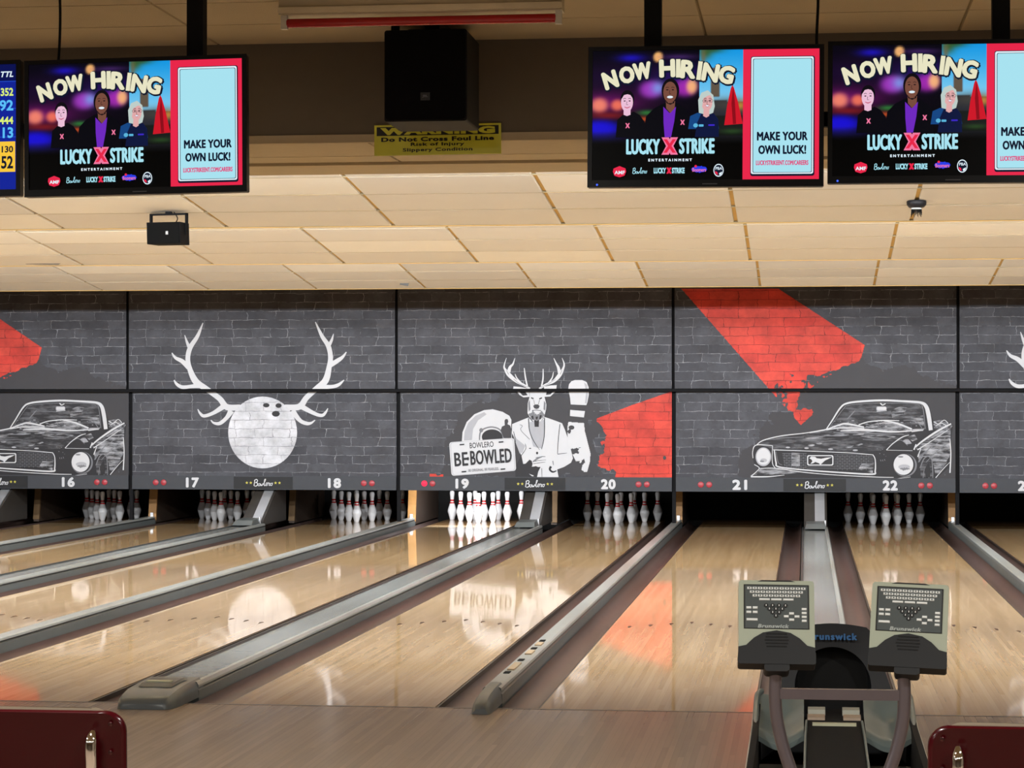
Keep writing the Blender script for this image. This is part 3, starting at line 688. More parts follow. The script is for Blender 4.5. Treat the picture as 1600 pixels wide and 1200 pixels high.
pin_raw = [(INKW, [[(1086,350),(1092,315),(1112,291),(1140,281),(1200,281),(1236,298),(1252,340),(1254,400),(1243,460),(1233,486),(1106,480),(1101,430)], [(1102,524),(1222,534),(1214,586),(1100,574)],
                   ]+dry_brush(1080, 1275, 618, 1040, 4.0, lambda X, Y: (psdf([(1088,622),(1214,632),(1222,700),(1245,790),(1268,880),(1262,950),(1240,1030),(1190,1030),(1060,760)], X, Y) < 0) & (fnoise(X, Y, 50, 6, 5)*1.2 < .9-np.clip((Y-640)/260, 0, 2)+np.clip((X-1120)/110, -.6, 1.1)))),
           (INKL, [[(1215,300),(1240,320),(1246,400),(1236,470),(1222,470),(1232,380)]]),
           (INK, [ellipse(1112, 668, 24, 18, 14)])]
rC_s = [(1085,775),(1330,682),(1575,597),(1585,1090),(1050,1090)]; rC_r = [(1128,760),(1330,600),(1700,500),(1700,1200),(1262,1200),(1240,1050),(1150,1015),(1180,940),(1165,890),(1195,850),(1160,800)]
redC = dry_brush(1060, 1580, 596, 1090, 3.0, lambda X, Y: (psdf(rC_s, X, Y) < 0) & (psdf(rC_r, X, Y)+22*fnoise(X, Y, 40, 8, 5) < 0))
red_C = [(BRR, redC)]; red_C2 = [(BRR, dry_brush(205, 310, 1060, 1090, 3.0, lambda X, Y: (Y > 1064+10*fnoise(X, Y, 30, 2)) & (X < 292) & (X > 218)))]; red_C3 = [(INK, [ellipse(1512, 972, 9, 11, 12)])]
art_C = [('printed_dark_wash', TD, [(INK, blob)]), ('printed_red_paint', TC3, red_C), ('printed_red_fleck', TC3, red_C2), ('printed_dark_spot', TC3, red_C3), ('printed_ring', TD, ring_raw), ('printed_suit', TD, suit_raw),
         *[('printed_stag_antler', TD, [(INKW, [q for a_, r_ in dant if a_ == sd for q in r_]), (INKM, [q for a_, r_ in dlin if a_ == sd for q in r_])]) for sd in (True, False)], ('printed_stag_head', TD, head_raw), ('printed_pin', TD, pin_raw), ('printed_plate', TD, plate_raw)]

# ---- open car and red paint (lanes 21/22 and 15/16)
TR4 = Tr(1040, 440, 3.478, 21); TCAR = Tr(1160, 600, 4.571, 21)
rA_s = [(85,38),(612,38),(1082,345),(1064,410),(980,560),(735,780)]
rA_r = [(-200,-100),(900,-100),(1300,330),(1068,405),(1030,448),(985,470),(905,488),(850,520),(775,520),(752,570),(722,592),(722,640),(716,685),(800,688),(800,720),(760,900),(400,900)]
redA = dry_brush(80, 1090, 36, 800, 3.0, lambda X, Y: (psdf(rA_s, X, Y) < 0) & (psdf(rA_r, X, Y)+20*fnoise(X, Y, 46, 11, 5) < 0) & ~((Y > 395+.0*X) & (X > 590) & (fnoise(X+300, Y, 34, 5, 4) > .95-np.clip((Y-390)/300, 0, .55))))
spr = dry_brush(650, 1030, 480, 780, 3.0, lambda X, Y: (fnoise(X, Y, 26, 14, 4) > .55) & ((psdf([(960,500),(1030,500),(1000,570),(960,570)], X, Y) < 0) | (psdf([(700,560),(900,500),(910,530),(760,600)], X, Y) < 0) | (psdf([(690,680),(820,680),(740,790),(690,720)], X, Y) < 0)))
wA = [(330,1075),(380,960),(470,880),(520,790),(620,740),(720,690),(720,560),(800,500),(930,440),(1060,400),(1180,440),(1330,470),(1480,520),(1620,560),(1620,1085),(330,1085)]
washA = dry_brush(260, 1600, 330, 1085, 4.0, lambda X, Y: psdf(wA, X, Y)+95*fnoise(X, Y, 100, 9, 6) < -6)
red_A = [(INK, washA), (BRR, redA), (BRR, spr)]
def hl(x0, x1, y, w_): return ribbon([(x0, y), (x1, y)], w_, 1)
car_body = [(60,672),(58,655),(120,600),(85,575),(72,520),(78,470),(100,435),(145,400),(270,370),(430,350),(598,322),(625,270),(700,165),(745,138),(850,120),(1000,112),(1150,118),(1270,128),(1322,150),(1345,205),(1364,262),(1420,252),(1480,278),(1506,296),(1496,360),(1490,420),(1494,520),(1488,640),(1470,600),(1385,673)]
rc = random.Random(21)
glass = [[(630,310),(722,178),(760,152),(900,138),(1100,136),(1250,143),(1290,166),(1310,325),(1210,320),(1000,268),(850,290),(740,282)]]
soft = [[(430,395),(560,365),(700,352),(880,350),(860,362),(700,372),(560,392)], [(700,460),(760,440),(800,436),(780,452),(740,462)], [(805,436),(850,424),(862,430),(830,440)], ellipse(492,436,24,8,14), ellipse(548,424,22,6,14),
        [(840,372),(1000,362),(1100,375),(1050,392),(920,388)], [(1145,405),(1180,385),(1210,425),(1175,432)], [(1175,378),(1230,360),(1250,395),(1215,410)], [(1360,570),(1470,470),(1478,520),(1440,575),(1380,600)], [(1375,600),(1430,590),(1380,660)],
        [(70,648),(130,606),(240,606),(420,630),(300,645),(140,652)], [(820,620),(930,635),(940,560),(850,570)], [(350,490),(410,494),(410,590),(350,585)], [(690,345),(880,320),(1000,332),(880,350)], [(1060,190),(1120,160),(1180,170),(1150,215),(1070,240)], [(1200,240),(1290,225),(1300,300),(1240,280)]]
lines_w, lines_m, lines_l = [], [], []
for pts, wd in (([(598,325),(640,262),(700,170),(748,138),(850,124),(1000,117),(1150,123),(1265,132)], [7,9,11,13,14,14,14,14]), ([(1150,122),(1265,131),(1308,155),(1328,215),(1345,330)], [13,16,26,30,28]),
                ([(480,348),(600,324),(680,296),(745,284),(868,308)], [6,9,9,12,9]), ([(600,328),(720,312),(870,318)], [6,8,6]), ([(1005,262),(1100,280),(1210,322)], [6,12,12]), ([(830,292),(900,270),(1010,260),(1120,262)], [8,7,8,5]), ([(700,335),(880,328),(1060,342),(1210,334)], [6,14,10,8]),
                ([(220,470),(400,476),(600,484),(800,494),(935,506)], [6,5,5,5,5]), ([(228,474),(240,560),(262,592),(450,614),(700,632),(925,644),(948,620),(948,540),(932,506)], [8,10,9,9,10,12,10,7,6]),
                ([(76,530),(74,480),(100,436),(215,440)], [5,5,6,4]), ([(100,436),(150,402),(280,370),(450,350),(598,324)], [5,7,7,6,6]), ([(85,575),(120,598),(100,626),(60,660)], [5,5,5,8]), ([(60,662),(180,662),(300,650)], [10,8,3]), ([(120,604),(240,602),(420,628),(640,648),(940,664),(1080,667)], [5,6,6,5,6,4]), ([(215,440),(214,560),(235,600)], [4,5,4]),
                ([(1028,472),(1075,425),(1140,380),(1190,364)], [6,6,7,4]), ([(1236,450),(1290,405),(1395,335),(1490,284)], [10,12,14,10]), ([(1250,470),(1330,420),(1465,330)], [8,5,4]), ([(1225,470),(1240,430)], [10,8]), ([(1252,520),(1275,460)], [8,5]), ([(1482,395),(1488,500),(1482,635)], [6,8,10]), ([(1380,670),(1440,600),(1480,560)], [6,5,3]), ([(1100,676),(1200,664)], [3,3]),
                ([(1366,268),(1400,285),(1440,258),(1470,282)], [5,5,5,5]), ([(1380,300),(1420,280),(1460,300)], [4,5,4]), ([(958,196),(1030,190)], [4,4]), ([(1208,340),(1290,330)], [7,5]), ([(1030,472),(1215,476)], [3,3]), ([(985,136),(1000,150),(1022,140)], [8,8,6])):
    lines_w += ribbon(pts, wd)
for pts, wd in (([(622,312),(720,178),(760,152),(900,138),(1100,136),(1250,144),(1288,168),(1306,320)], [3,4,4,4,4,4,5,5]), ([(240,482),(256,560),(285,578)], [3,4,3]), ([(1200,258),(1250,275),(1282,315)], [5,6,6]), ([(760,196),(950,198)], [3,3]), ([(750,250),(790,205),(805,190)], [6,8,4]), ([(1262,540),(1330,465),(1450,385)], [5,6,4]), ([(1268,600),(1300,530),(1345,520),(1358,600),(1360,672)], [6,8,7,7,5]),
                ([(1290,672),(1300,610),(1325,600),(1332,672)], [5,5,5,5]), ([(1310,560),(1400,470),(1470,420)], [4,5,4]), ([(1390,640),(1460,560)], [4,4]), ([(650,345),(900,352),(1150,358)], [5,7,4]), ([(450,385),(590,372),(760,362)], [4,6,4]), ([(1080,420),(1130,400),(1180,440)], [4,4,3]), ([(180,398),(300,385),(440,378)], [3,5,3]), ([(560,412),(640,405),(700,408)], [3,4,2]), ([(860,395),(960,402),(1040,395)], [3,4,2]), ([(985,540),(990,552)], [4,4]), ([(1000,540),(1004,552)], [4,4]), ([(1014,536),(1018,548)], [4,4]),
                ([(1255,560),(1285,500),(1310,480)], [4,5,3]), ([(1150,260),(1200,258),(1280,262)], [4,5,3]), ([(870,285),(960,300),(1010,290)], [3,4,3])):
    lines_m += ribbon(pts, wd)
grille = []
for i in range(9):
    y = 492+12.5*i
    grille += hl(285+2*i, 458, y+4, 2.6)+hl(655, 935-(6*i if i > 6 else 0), y+13, 2.4)
    for j in range(5): grille += ribbon([(300+34*j+(17 if i % 2 else 0), y+4), (300+34*j+(17 if i % 2 else 0), y+15)], 2, 1)
    for j in range(7): grille += ribbon([(680+34*j+(17 if i % 2 else 0), y+13), (680+34*j+(17 if i % 2 else 0), y+24)], 2, 1)
for i in (7, 8): grille += hl(460, 660, 494+13*i+6, 2.4)
horse = [(478,530),(492,518),(520,520),(530,530),(562,534),(600,526),(640,522),(612,536),(590,546),(575,560),(556,578),(548,566),(520,556),(505,566),(486,570),(500,552),(494,540)]
spark = []
for k in range(70):
    x = rc.uniform(640, 1280); y = rc.uniform(258, 345); spark.append(ellipse(x, y, rc.uniform(2, 12), rc.uniform(1, 3), 6))
for k in range(22):
    x = rc.uniform(1365, 1490); spark.append(ellipse(x, rc.uniform(262, 310)+(x-1365)*.05, rc.uniform(2, 8), rc.uniform(2, 4), 6))
for k in range(14): spark.append(ellipse(rc.uniform(945, 1030), rc.uniform(455, 520), rc.uniform(1, 5), rc.uniform(1, 4), 6))
hood_f = [[(110,432),(160,402),(290,374),(450,352),(600,330),(880,352),(1200,345),(1150,378),(1080,420),(1030,470),(800,486),(600,478),(400,468),(220,462)]]
side_f = [[(1240,455),(1300,410),(1400,345),(1488,292),(1484,500),(1440,590),(1380,660),(1362,560),(1330,520),(1290,520),(1262,560)]]
dash_f = [[(640,308),(745,286),(870,310),(1000,266),(1110,270),(1210,322),(1300,318),(1290,335),(1050,342),(880,332),(700,336)]]
back_f = [[(1364,266),(1420,254),(1480,282),(1500,300),(1480,330),(1400,330),(1368,320)]]
tyre_f = [[(1270,600),(1300,535),(1340,525),(1356,600),(1356,668),(1275,668)]]
car_raw = [(INKD, [car_body]), (INKF, glass), (INKF, hood_f), (INKS, side_f), (INKS, dash_f), (INKV, back_f), (INKF, tyre_f), (INKS, soft), (INKM, grille), (INKM, lines_m), (INKL, [ellipse(x, y, a, 6, 12) for x, y, a in ((325,453,16),(458,458,16),(630,465,18),(806,473,19))]), (INKL, spark[:80:2]), (INKM, spark[1::2]), (INKW, lines_w),
           (INKL, [ellipse(150, 520, 56, 67, 36)]), (INKW, [ellipse(150, 518, 48, 58, 32)]), (INKL, [ellipse(152, 545, 24, 14, 14)]), (INKM, [rough(ellipse(140, 552, 16, 6, 8), 3, 4, 3)]),
           (INKM, [ellipse(1162, 580, 84, 82, 40)]), (INKD, [ellipse(1156, 577, 77, 79, 40)]), (INKW, [ellipse(1150, 575, 70, 74, 40)]), (INKL, [ellipse(1155, 592, 42, 18, 18)]), (INKM, [rough(ellipse(1160, 606, 36, 9, 12), 6, 6, 6), ellipse(1130, 520, 20, 6, 10)]),
           (INKW, [rrect(462, 650, 508, 582, 12)]), (INKD, [rrect(470, 642, 515, 575, 10)]), (INKW, [horse]), (INKL, [rrect(956, 1030, 160, 192, 12)]), (INKW, [rrect(962, 1026, 164, 186, 8)]), (INKD, [rrect(590, 760, 372, 388, 6), [(1300,610),(1330,560),(1342,610),(1340,665),(1308,668)]])]
art_A = [('printed_red_paint', TR4, red_A), ('printed_car', TCAR, car_raw)]
ART = {'A': art_A, 'B': [(a, TB, r) for a, r in art_B], 'C': art_C}
KIND = {15: 'A', 17: 'B', 19: 'C', 21: 'A', 23: 'B'}
UPLAB = {15: 'upper dark brick banner with a red paint point, over numbers fifteen and sixteen', 17: 'upper dark brick banner with white antler tips, over lane numbers seventeen and eighteen',
         19: 'upper dark brick banner with small stag antler points along its lower edge', 21: 'upper dark brick banner crossed by a broad red paint stripe', 23: 'upper dark brick banner with antler tips, over lane number twenty-three'}
LOLAB = {15: 'lower banner printed with a black open car, over lane numbers fifteen and sixteen', 17: 'lower brick banner printed with a white antlered bowling ball, over lane seventeen',
         19: 'lower banner printed with a stag in a white suit and a number plate', 21: 'lower banner printed with a black open car, over lane numbers twenty-one and twenty-two', 23: 'lower dark brick banner over lane number twenty-three'}
def wavy_board(name, rect, org, m_, parent, seed):
    """slightly buckled vinyl sheet on a board"""
    x0, x1, z0, z1 = rect; nx, nz = 40, 16; v = []; f = []
    for j in range(nz+1):
        for i in range(nx+1):
            x = x0+(x1-x0)*i/nx; z = z0+(z1-z0)*j/nz
            e = .004*max(0, mnoise.noise((x*1.6+seed, z*1.1, seed*3.1)))*min(1, min(i, nx-i)/4, min(j, nz-j)/3)
            v.append((x-org[0], e, z-org[1]))
    for j in range(nz):
        for i in range(nx): a = j*(nx+1)+i; f.append((a, a+1, a+nx+2, a+nx+1))
    m = MB(); m.add(v, f)
    m.box(x0-org[0], x1-org[0], .006, .03, z0-org[1], z1-org[1])
    return m.build(name, m_, parent, fix=False)
def star(cx, cy, r):
    return [(cx+(r if k % 2 == 0 else r*.42)*math.sin(PI*k/5), cy+(r if k % 2 == 0 else r*.42)*math.cos(PI*k/5)) for k in range(10)]
# handwritten word on the plates, drawn as pen strokes in a 0..100 x 0..40 box
def script_word():
    q = []
    for pts, wd in (([(4,4),(9,32)], [4,4]), ([(5,30),(16,35),(22,29),(17,21),(10,19)], [3,4,4,4,2]), ([(10,19),(20,18),(22,9),(13,2),(3,5)], [3,4,4.5,4,2]),
                    ([(31,15),(26,13),(25,6),(30,3),(34,10),(31,15),(38,14)], [2.4,2.6,3.2,3,3.2,2.4,2]), ([(37,15),(38,4),(43,9),(44,4),(49,15),(52,14)], [3,4,3.5,3.5,3.5,2]),
                    ([(51,8),(60,28),(62,36),(57,33),(55,10),(58,4),(63,8)], [2,3,3.5,3,4,3.5,2]), ([(62,9),(70,13),(71,19),(66,18),(64,10),(67,4),(73,8)], [2,2.4,2.4,2.6,3.4,3,2]),
                    ([(73,8),(76,20),(78,16),(83,17),(80,5),(85,7)], [2,2.6,2.6,3,3,2]), ([(93,17),(87,15),(87,7),(92,5),(96,12),(93,17),(100,17)], [2.4,2.6,3.2,3,3.2,2.4,2])):
        q += ribbon(pts, wd, 4)
    return q
SCRIPT = script_word()
def shift(polys, ox, oy, k, xc=50, yc=17): return [[(ox+(p[0]-xc)*k, oy+(p[1]-yc)*k) for p in q] for q in polys]
for pk, xc in PAIRS.items():
    kind = KIND[pk]
    # upper
    org = (0, ZSEAM)
    up_ = thing('upper_banner', UPLAB[pk], 'banner', (xc, YU, ZSEAM), 'upper masking banners')
    wavy_board('brick_print', RECT_U, org, BR, up_, pk)
    lo_ = thing('lower_banner', LOLAB[pk], 'banner', (xc, YM, ZB), 'lower masking banners')
    wavy_board('brick_print', RECT_L, (0, ZB), BR, lo_, pk+40)
    for ai, (nm_, tr, raw) in enumerate(ART[kind]):
        me = shapes_to_mesh(nm_, tr.items(raw, YU), RECT_U, org, .0022+ai*.0014)
        if me: link(nm_, me, up_)
        me = shapes_to_mesh(nm_, tr.items(raw, YM), RECT_L, (0, ZB), .0022+ai*.0014)
        if me: link(nm_, me, lo_)
    # number strip
    h0, h1 = 0, ZSTRIP-ZB
    stp = MB().box(-HP+.024, HP-.024, -.012, .02, h0, h1).build('number_strip', STRIP, lo_)
    MB().box(-.37, .37, -.0145, -.01, .008, h1-.01).build('name_plate', STRIPK, stp)
    wd = shapes_to_mesh('name_lettering', [(INKW, shift(SCRIPT, 0, h1*.48, .0025))], None, (0, 0), .0155); link('name_lettering', wd, stp)
    for s in (-1, 1):
        for q in (.155, .205):
            me = shapes_to_mesh('star', [(YEL, [star(s*(q+.0), h1*.5, .02)])], None, (0, 0), .0155); link('star', me, stp)
    for n_, s in ((pk, -1), (pk+1, 1)):
        nx = CX[n_]-xc+s*.0
        me = shapes_to_mesh('lane_number', heavy(INKW, str(n_), .178 if n_ not in (17, 19, 16, 18, 15) else .165, .124, .0085, nx, h1*.5, 0, 1.12), None, (0, 0), .014, .0003); link('lane_number', me, stp)
        for q in (0, 1):
            lx = s*(1.36+.085*(1-q if s > 0 else q)*1.0) if False else s*(1.255+.1*q)
            on = (n_ == 19 and q == 1)
            MB().lathe([(.036, 0), (.036, .006), (.03, .011), (.001, .012)], 18).build('indicator_lamp', LEDON if on else LEDOFF, lo_, True, (lx, -.0115, h1*.5)).rotation_euler = (PI/2, 0, 0)
# frame posts and backing behind the banners
for k, xb in enumerate([PAIRS[15]-HP]+[p+HP for p in PAIRS.values()]):
    nb = 14+2*k
    t = thing('mask_post', 'thin black upright post between the banners of lanes %s and %s' % (NUM[nb], NUM[nb+1]), 'post', (xb, YM+.03, 0), 'banner posts')
    MB().box(-.022, .022, .001, .06, .0835, ZSEAM).build('lower_post', BLACK, t)
    MB().box(-.017, .017, -.12, .06, ZSEAM, ZTOP).build('upper_post', BLACK, t)
struct(MB().box(XL, XR, YM+.1, YM+.14, .5, ZTOP+.3).build('wall_light_block', FLBLK))  # added black backing, blocks light so the pit stays dark
bar = MB(); bar.box(PAIRS[15]-HP, PAIRS[23]+HP, YU+.04, YM+.03, ZSEAM-.025, ZSEAM+.02); struct(bar.build('trim_2', BLACK))

# ================================================================== TELEVISIONS
def grad(a, b, t): return tuple(a[i]+(b[i]-a[i])*t for i in range(3))
def tvbg(u, v):
    """colour of the photograph shown on the screen at u,v (0..1, v down): dim bowling hall left, terrace with blue sky right"""
    c = [6, 5, 14]
    def blobc(cx, cy, rx, ry, col, k=1.0, p=2):
        d = ((u-cx)/rx)**2+((v-cy)/ry)**2
        a = k*math.exp(-d**(p/2))
        for i in range(3): c[i] += (col[i]-c[i])*min(1, a)
    if u < .47:
        blobc(.1, .2, .25, .12, (30, 10, 50), .8); blobc(.17, .055, .06, .03, (30, 20, 190), .9); blobc(.4, .2, .12, .1, (60, 30, 150), .6)
        blobc(.05, .4, .2, .09, (120, 20, 110), .8); blobc(.03, .42, .04, .06, (255, 140, 110), .9, 4); blobc(.11, .42, .03, .045, (250, 120, 90), .9, 4); blobc(.07, .5, .1, .03, (150, 30, 30), .7)
        blobc(.03, .6, .1, .07, (25, 15, 220), .95, 4); blobc(.04, .68, .12, .05, (40, 30, 170), .8); blobc(.05, .73, .1, .02, (60, 60, 160), .5)
        blobc(.26, .3, .055, .07, (170, 60, 200), .9, 4); blobc(.29, .29, .03, .05, (120, 160, 230), .8); blobc(.41, .29, .05, .07, (190, 50, 200), .8, 4); blobc(.44, .28, .025, .06, (255, 190, 120), .9, 4); blobc(.24, .48, .04, .02, (50, 140, 60), .8); blobc(.23, .53, .03, .02, (220, 90, 40), .8)
        blobc(.29, .05, .022, .04, (255, 190, 110), 1, 6); blobc(.38, .05, .08, .02, (90, 50, 130), .6)
    elif u < .665:
        sky = grad((20, 150, 225), (150, 215, 245), min(1, v/.45)); c = list(sky)
        if v > .38+.1*(u-.47): c = [40, 42, 50]
        blobc(.5, .02, .03, .05, (60, 90, 40), .9); blobc(.53, .0, .05, .025, (50, 80, 30), .8); blobc(.49, .06, .012, .08, (110, 100, 70), .8)
        if .525 < u < .565 and .14 < v < .36: c = [96, 84, 70]
        blobc(.6, .42, .1, .05, (70, 66, 60), .8); blobc(.655, .43, .02, .04, (200, 140, 60), .9)
        if .5 < v < .66: c = [24, 28, 26]
        blobc(.62, .63, .05, .02, (50, 90, 40), .7)
    else: c = [222, 28, 74]
    f = 1-max(0, min(1, (v-.62)/.1)) if u < .665 else 1
    return tuple(max(0, x)*f for x in c)
TVPIC = vcol_glow('screen_photo', 1.0)
def tv_photo_mesh(W, H):
    nx, ny = 150, 84; v = []; f = []; cols = []
    for j in range(ny):
        for i in range(nx):
            x0, x1 = -W/2+W*i/nx, -W/2+W*(i+1)/nx; z0, z1 = H/2-H*j/ny, H/2-H*(j+1)/ny; o = len(v)
            v += [(x0, 0, z1), (x1, 0, z1), (x1, 0, z0), (x0, 0, z0)]; f.append((o, o+1, o+2, o+3))
            for a, b in ((0, 1), (1, 1), (1, 0), (0, 0)):
                u_ = (i+a)/nx
                if i/nx < .47 <= u_: u_ = .4699
                if i/nx < .665 <= u_: u_ = .6649
                cols.append(s2l(tvbg(u_, (j+b)/ny)))
    me = bpy.data.meshes.new('screen_photo'); me.from_pydata(v, [], f); me.materials.append(TVPIC)
    ca = me.color_attributes.new('Col', 'FLOAT_COLOR', 'POINT')
    for i, c in enumerate(cols): ca.data[i].color = (*c, 1)
    me.update(); return me
TW, TH = .953, .574; SW, SH = .915, .528; SDZ = .006
def tq(x, y):    # traced view of the second screen -> screen coordinates
    return ((x-110)/1430*SW-SW/2, SH/2-(y-148)/808*SH)
def tpoly(pts): return [tq(*p) for p in pts]
def ttext(s, cx, cy, wpx, hpx, bold=0, shear=0, sp_=1.0, rot=0):
    c = tq(cx, cy); return place2d(fit_text(s, wpx/1430*SW, hpx/808*SH, bold, shear, sp_), c[0], c[1], rot)
G = lambda n, c, k=1.0: glow255('screen_'+n, c, k)
ivory, aqua, navy, crim, pink = G('ivory', (232, 228, 196)), G('pale_aqua', (168, 226, 240)), G('navy', (12, 22, 44)), G('crimson', (232, 38, 74)), G('pink', (240, 120, 160))
ink, white, skin1, skin2, skin3 = G('black', (8, 7, 12)), G('white', (225, 240, 250)), G('skin_pale', (235, 190, 215)), G('skin_brown', (120, 76, 62)), G('skin_tan', (225, 170, 170))
purple, hairk, hairb, blueL, redU, amber, dkblue = G('purple', (110, 40, 190)), G('hair_black', (14, 10, 18)), G('hair_silver', (190, 205, 200)), G('shirt_blue', (20, 70, 130)), G('parasol_red', (205, 22, 40)), G('amber', (250, 190, 110)), G('suit_black', (6, 6, 14))
def theavy(ma, st, cx, cy, wpx, hpx, e, sp_=1.05):
    c = tq(cx, cy); return heavy(ma, st, wpx/1430*SW, hpx/808*SH, e/1430*SW, c[0], c[1], 0, sp_)
def hiring_layers():
    L = []
    L.append('info_panel')
    L.append((crim, [tpoly([(1062,140),(1545,140),(1545,958),(1062,958)])]))
    L.append((navy, [[tq(*p) for p in rrect(1110, 1512, 192, 935, 14)]])); L.append((white, [[tq(*p) for p in rrect(1114, 1504, 196, 922, 12)]])); L.append((navy, [[tq(*p) for p in rrect(1124, 1496, 206, 914, 10)]])); L.append((aqua, [[tq(*p) for p in rrect(1128, 1492, 209, 911, 9)]]))
    L.extend(theavy(navy, 'MAKE YOUR', 1310, 688, 318, 56, 3)); L.extend(theavy(navy, 'OWN LUCK!', 1310, 772, 300, 56, 3))
    L.extend(theavy(G('link_rose', (222, 60, 120)), 'LUCKYSTRIKEENT.COM/CAREERS', 1310, 853, 328, 30, 1.2))
    L.append('parasol_picture')
    L.append((redU, [tpoly([(995,368),(1005,385),(1030,470),(1062,610),(945,618),(962,500),(985,390)])])); L.append((G('parasol_shade', (140, 12, 26)), [tpoly([(1000,380),(1012,480),(1020,610),(1000,612),(990,480)])]))
    L.append('portrait')
    L.append((dkblue, [tpoly([(258,690),(268,580),(300,550),(330,545),(372,528),(410,550),(440,590),(455,690)])]))
    L.append((hairk, [[tq(*p) for p in ellipse(331, 452, 44, 58, 28)]])); L.append((skin1, [[tq(*p) for p in ellipse(329, 470, 38, 60, 28)], tpoly([(308,510),(352,510),(352,548),(330,556),(308,548)])]))
    L.append('portrait')
    L.append((dkblue, [tpoly([(435,690),(450,560),(500,510),(560,480),(600,470),(650,480),(705,520),(735,580),(740,690)])]))
    L.append((purple, [tpoly([(560,500),(600,540),(640,500),(630,590),(610,690),(570,690),(562,600)])])); L.append((skin2, [tpoly([(575,450),(635,450),(632,510),(604,540),(578,510)])]))
    L.append((hairk, [[tq(*p) for p in ellipse(604, 400, 56, 76, 30)]])); L.append((skin2, [[tq(*p) for p in ellipse(602, 410, 43, 66, 28)]]))
    L.append('portrait')
    L.append((blueL, [tpoly([(718,640),(730,560),(775,540),(830,545),(880,545),(905,580),(912,640)])])); L.append((G('uniform_navy', (12, 22, 60)), [tpoly([(800,545),(880,545),(908,585),(912,690),(760,690),(775,600)])]))
    L.append((hairb, [tpoly([(785,540),(780,460),(800,415),(840,400),(875,430),(885,500),(875,540),(840,555)])])); L.append((skin3, [[tq(*p) for p in ellipse(835, 474, 35, 54, 26)], tpoly([(815,520),(850,520),(850,560),(832,570),(812,560)])]))
    L.append('portrait_details')
    eyes = []
    for cx, cy, s in ((330, 462, 1), (602, 395, 1.1), (840, 466, .95)):
        for d in (-1, 1): eyes.append([tq(*p) for p in ellipse(cx+d*16*s, cy, 7*s, 3.5, 10)]); 
        for d in (-1, 1): eyes += [[tq(*p) for p in q] for q in ribbon([(cx+d*25*s, cy-13), (cx+d*15*s, cy-17), (cx+d*7*s, cy-14)], 3, 3)]
        eyes += [[tq(*p) for p in q] for q in ribbon([(cx-1, cy+3), (cx-4, cy+22), (cx+6, cy+23)], 2.4, 3)]
    L.append((hairk, eyes)); L.append((white, [[tq(*p) for p in ellipse(602, 440, 19, 8, 16)], [tq(*p) for p in ellipse(838, 497, 13, 5, 14)]]))
    L.append((G('lip_rose', (196, 80, 110)), [[tq(*p) for p in q] for q in ribbon([(312,498),(330,505),(350,497)], [3,6,3])]+[[tq(*p) for p in q] for q in ribbon([(822,490),(838,504),(854,488)], [2,3,2])]))
    L.append((hairk, [tpoly([(294,450),(300,415),(331,400),(362,415),(368,450),(350,425),(331,420),(310,425)]), tpoly([(575,458),(590,478),(618,478),(632,455),(628,478),(604,488),(580,478)])]))
    L.append((hairb, [tpoly([(798,500),(796,440),(830,410),(868,430),(845,432),(812,450),(806,500)])]))
    L.append((G('glasses_dark', (40, 40, 60)), [[tq(*p) for p in q] for x_ in (822, 860) for q in ribbon([(x_-15,464),(x_-8,474),(x_+8,474),(x_+15,464),(x_,457),(x_-15,464)], 2, 3)]))
    L.append((pink, [tpoly([(a-14, b-16), (a-6, b-16), (a, b-6), (a+6, b-16), (a+14, b-16), (a+6, b), (a+14, b+16), (a+6, b+16), (a, b+6), (a-6, b+16), (a-14, b+16), (a-6, b)]) for a, b in ((334,616),(682,598))]))
    L.append((G('badge_blue', (90, 180, 220)), [[tq(*p) for p in ellipse(765, 618, 15, 13, 14)], [tq(*p) for p in rrect(785, 815, 612, 626, 4)]])); L.append((G('badge_violet', (60, 40, 200)), [[tq(*p) for p in rrect(845, 885, 612, 622, 3)]]))
    L.append('headline')
    arc = [('N', 222, 330, 17, 84, 110), ('O', 327, 300, 12, 88, 104), ('W', 425, 278, 8, 108, 106), ('H', 583, 262, 2, 92, 110), ('I', 653, 263, 0, 28, 110), ('R', 716, 270, -4, 88, 112), ('I', 788, 279, -7, 28, 112), ('N', 858, 292, -10, 96, 112), ('G', 958, 306, -13, 88, 110)]
    sh, lt = [], []
    for ch, x, y, a, w_, h_ in arc:
        c = tq(x, y); W_, H_ = (w_+10)/1430*SW, (h_+4)/808*SH
        if ch == 'I':
            box_ = lambda e: ([(-W_*.36-e, -H_/2-e), (W_*.36+e, -H_/2-e), (W_*.36+e, H_/2+e), (-W_*.36-e, H_/2+e)], [(0, 1, 2, 3)])
            sh.append((navy, place2d(box_(.005), c[0]+.002, c[1]-.002, math.radians(a)))); lt.append((ivory, place2d(box_(0), c[0], c[1], math.radians(a))))
        else:
            sh += heavy(navy, ch, W_+.011, H_+.011, .0105, c[0]+.002, c[1]-.002, math.radians(a)); lt += heavy(ivory, ch, W_, H_, .005, c[0], c[1], math.radians(a))
    L += sh+lt
    L.append('wordmark')
    L.extend(theavy(aqua, 'LUCKY', 434, 750, 215, 98, 4.5)); L.extend(theavy(aqua, 'STRIKE', 774, 748, 225, 98, 4.5))
    def X(cx, cy, w_, h_, t_): return [tpoly([(cx-w_, cy-h_), (cx-w_+t_, cy-h_), (cx+w_, cy+h_), (cx+w_-t_, cy+h_)]), tpoly([(cx+w_, cy-h_), (cx+w_-t_, cy-h_), (cx-w_, cy+h_), (cx-w_+t_, cy+h_)])]
    L.append((pink, X(603, 747, 52, 54, 46)[:1])); L.append((pink, X(603, 747, 52, 54, 46)[1:])); L.append((crim, X(603, 747, 40, 42, 22)[:1])); L.append((crim, X(603, 747, 40, 42, 22)[1:]))
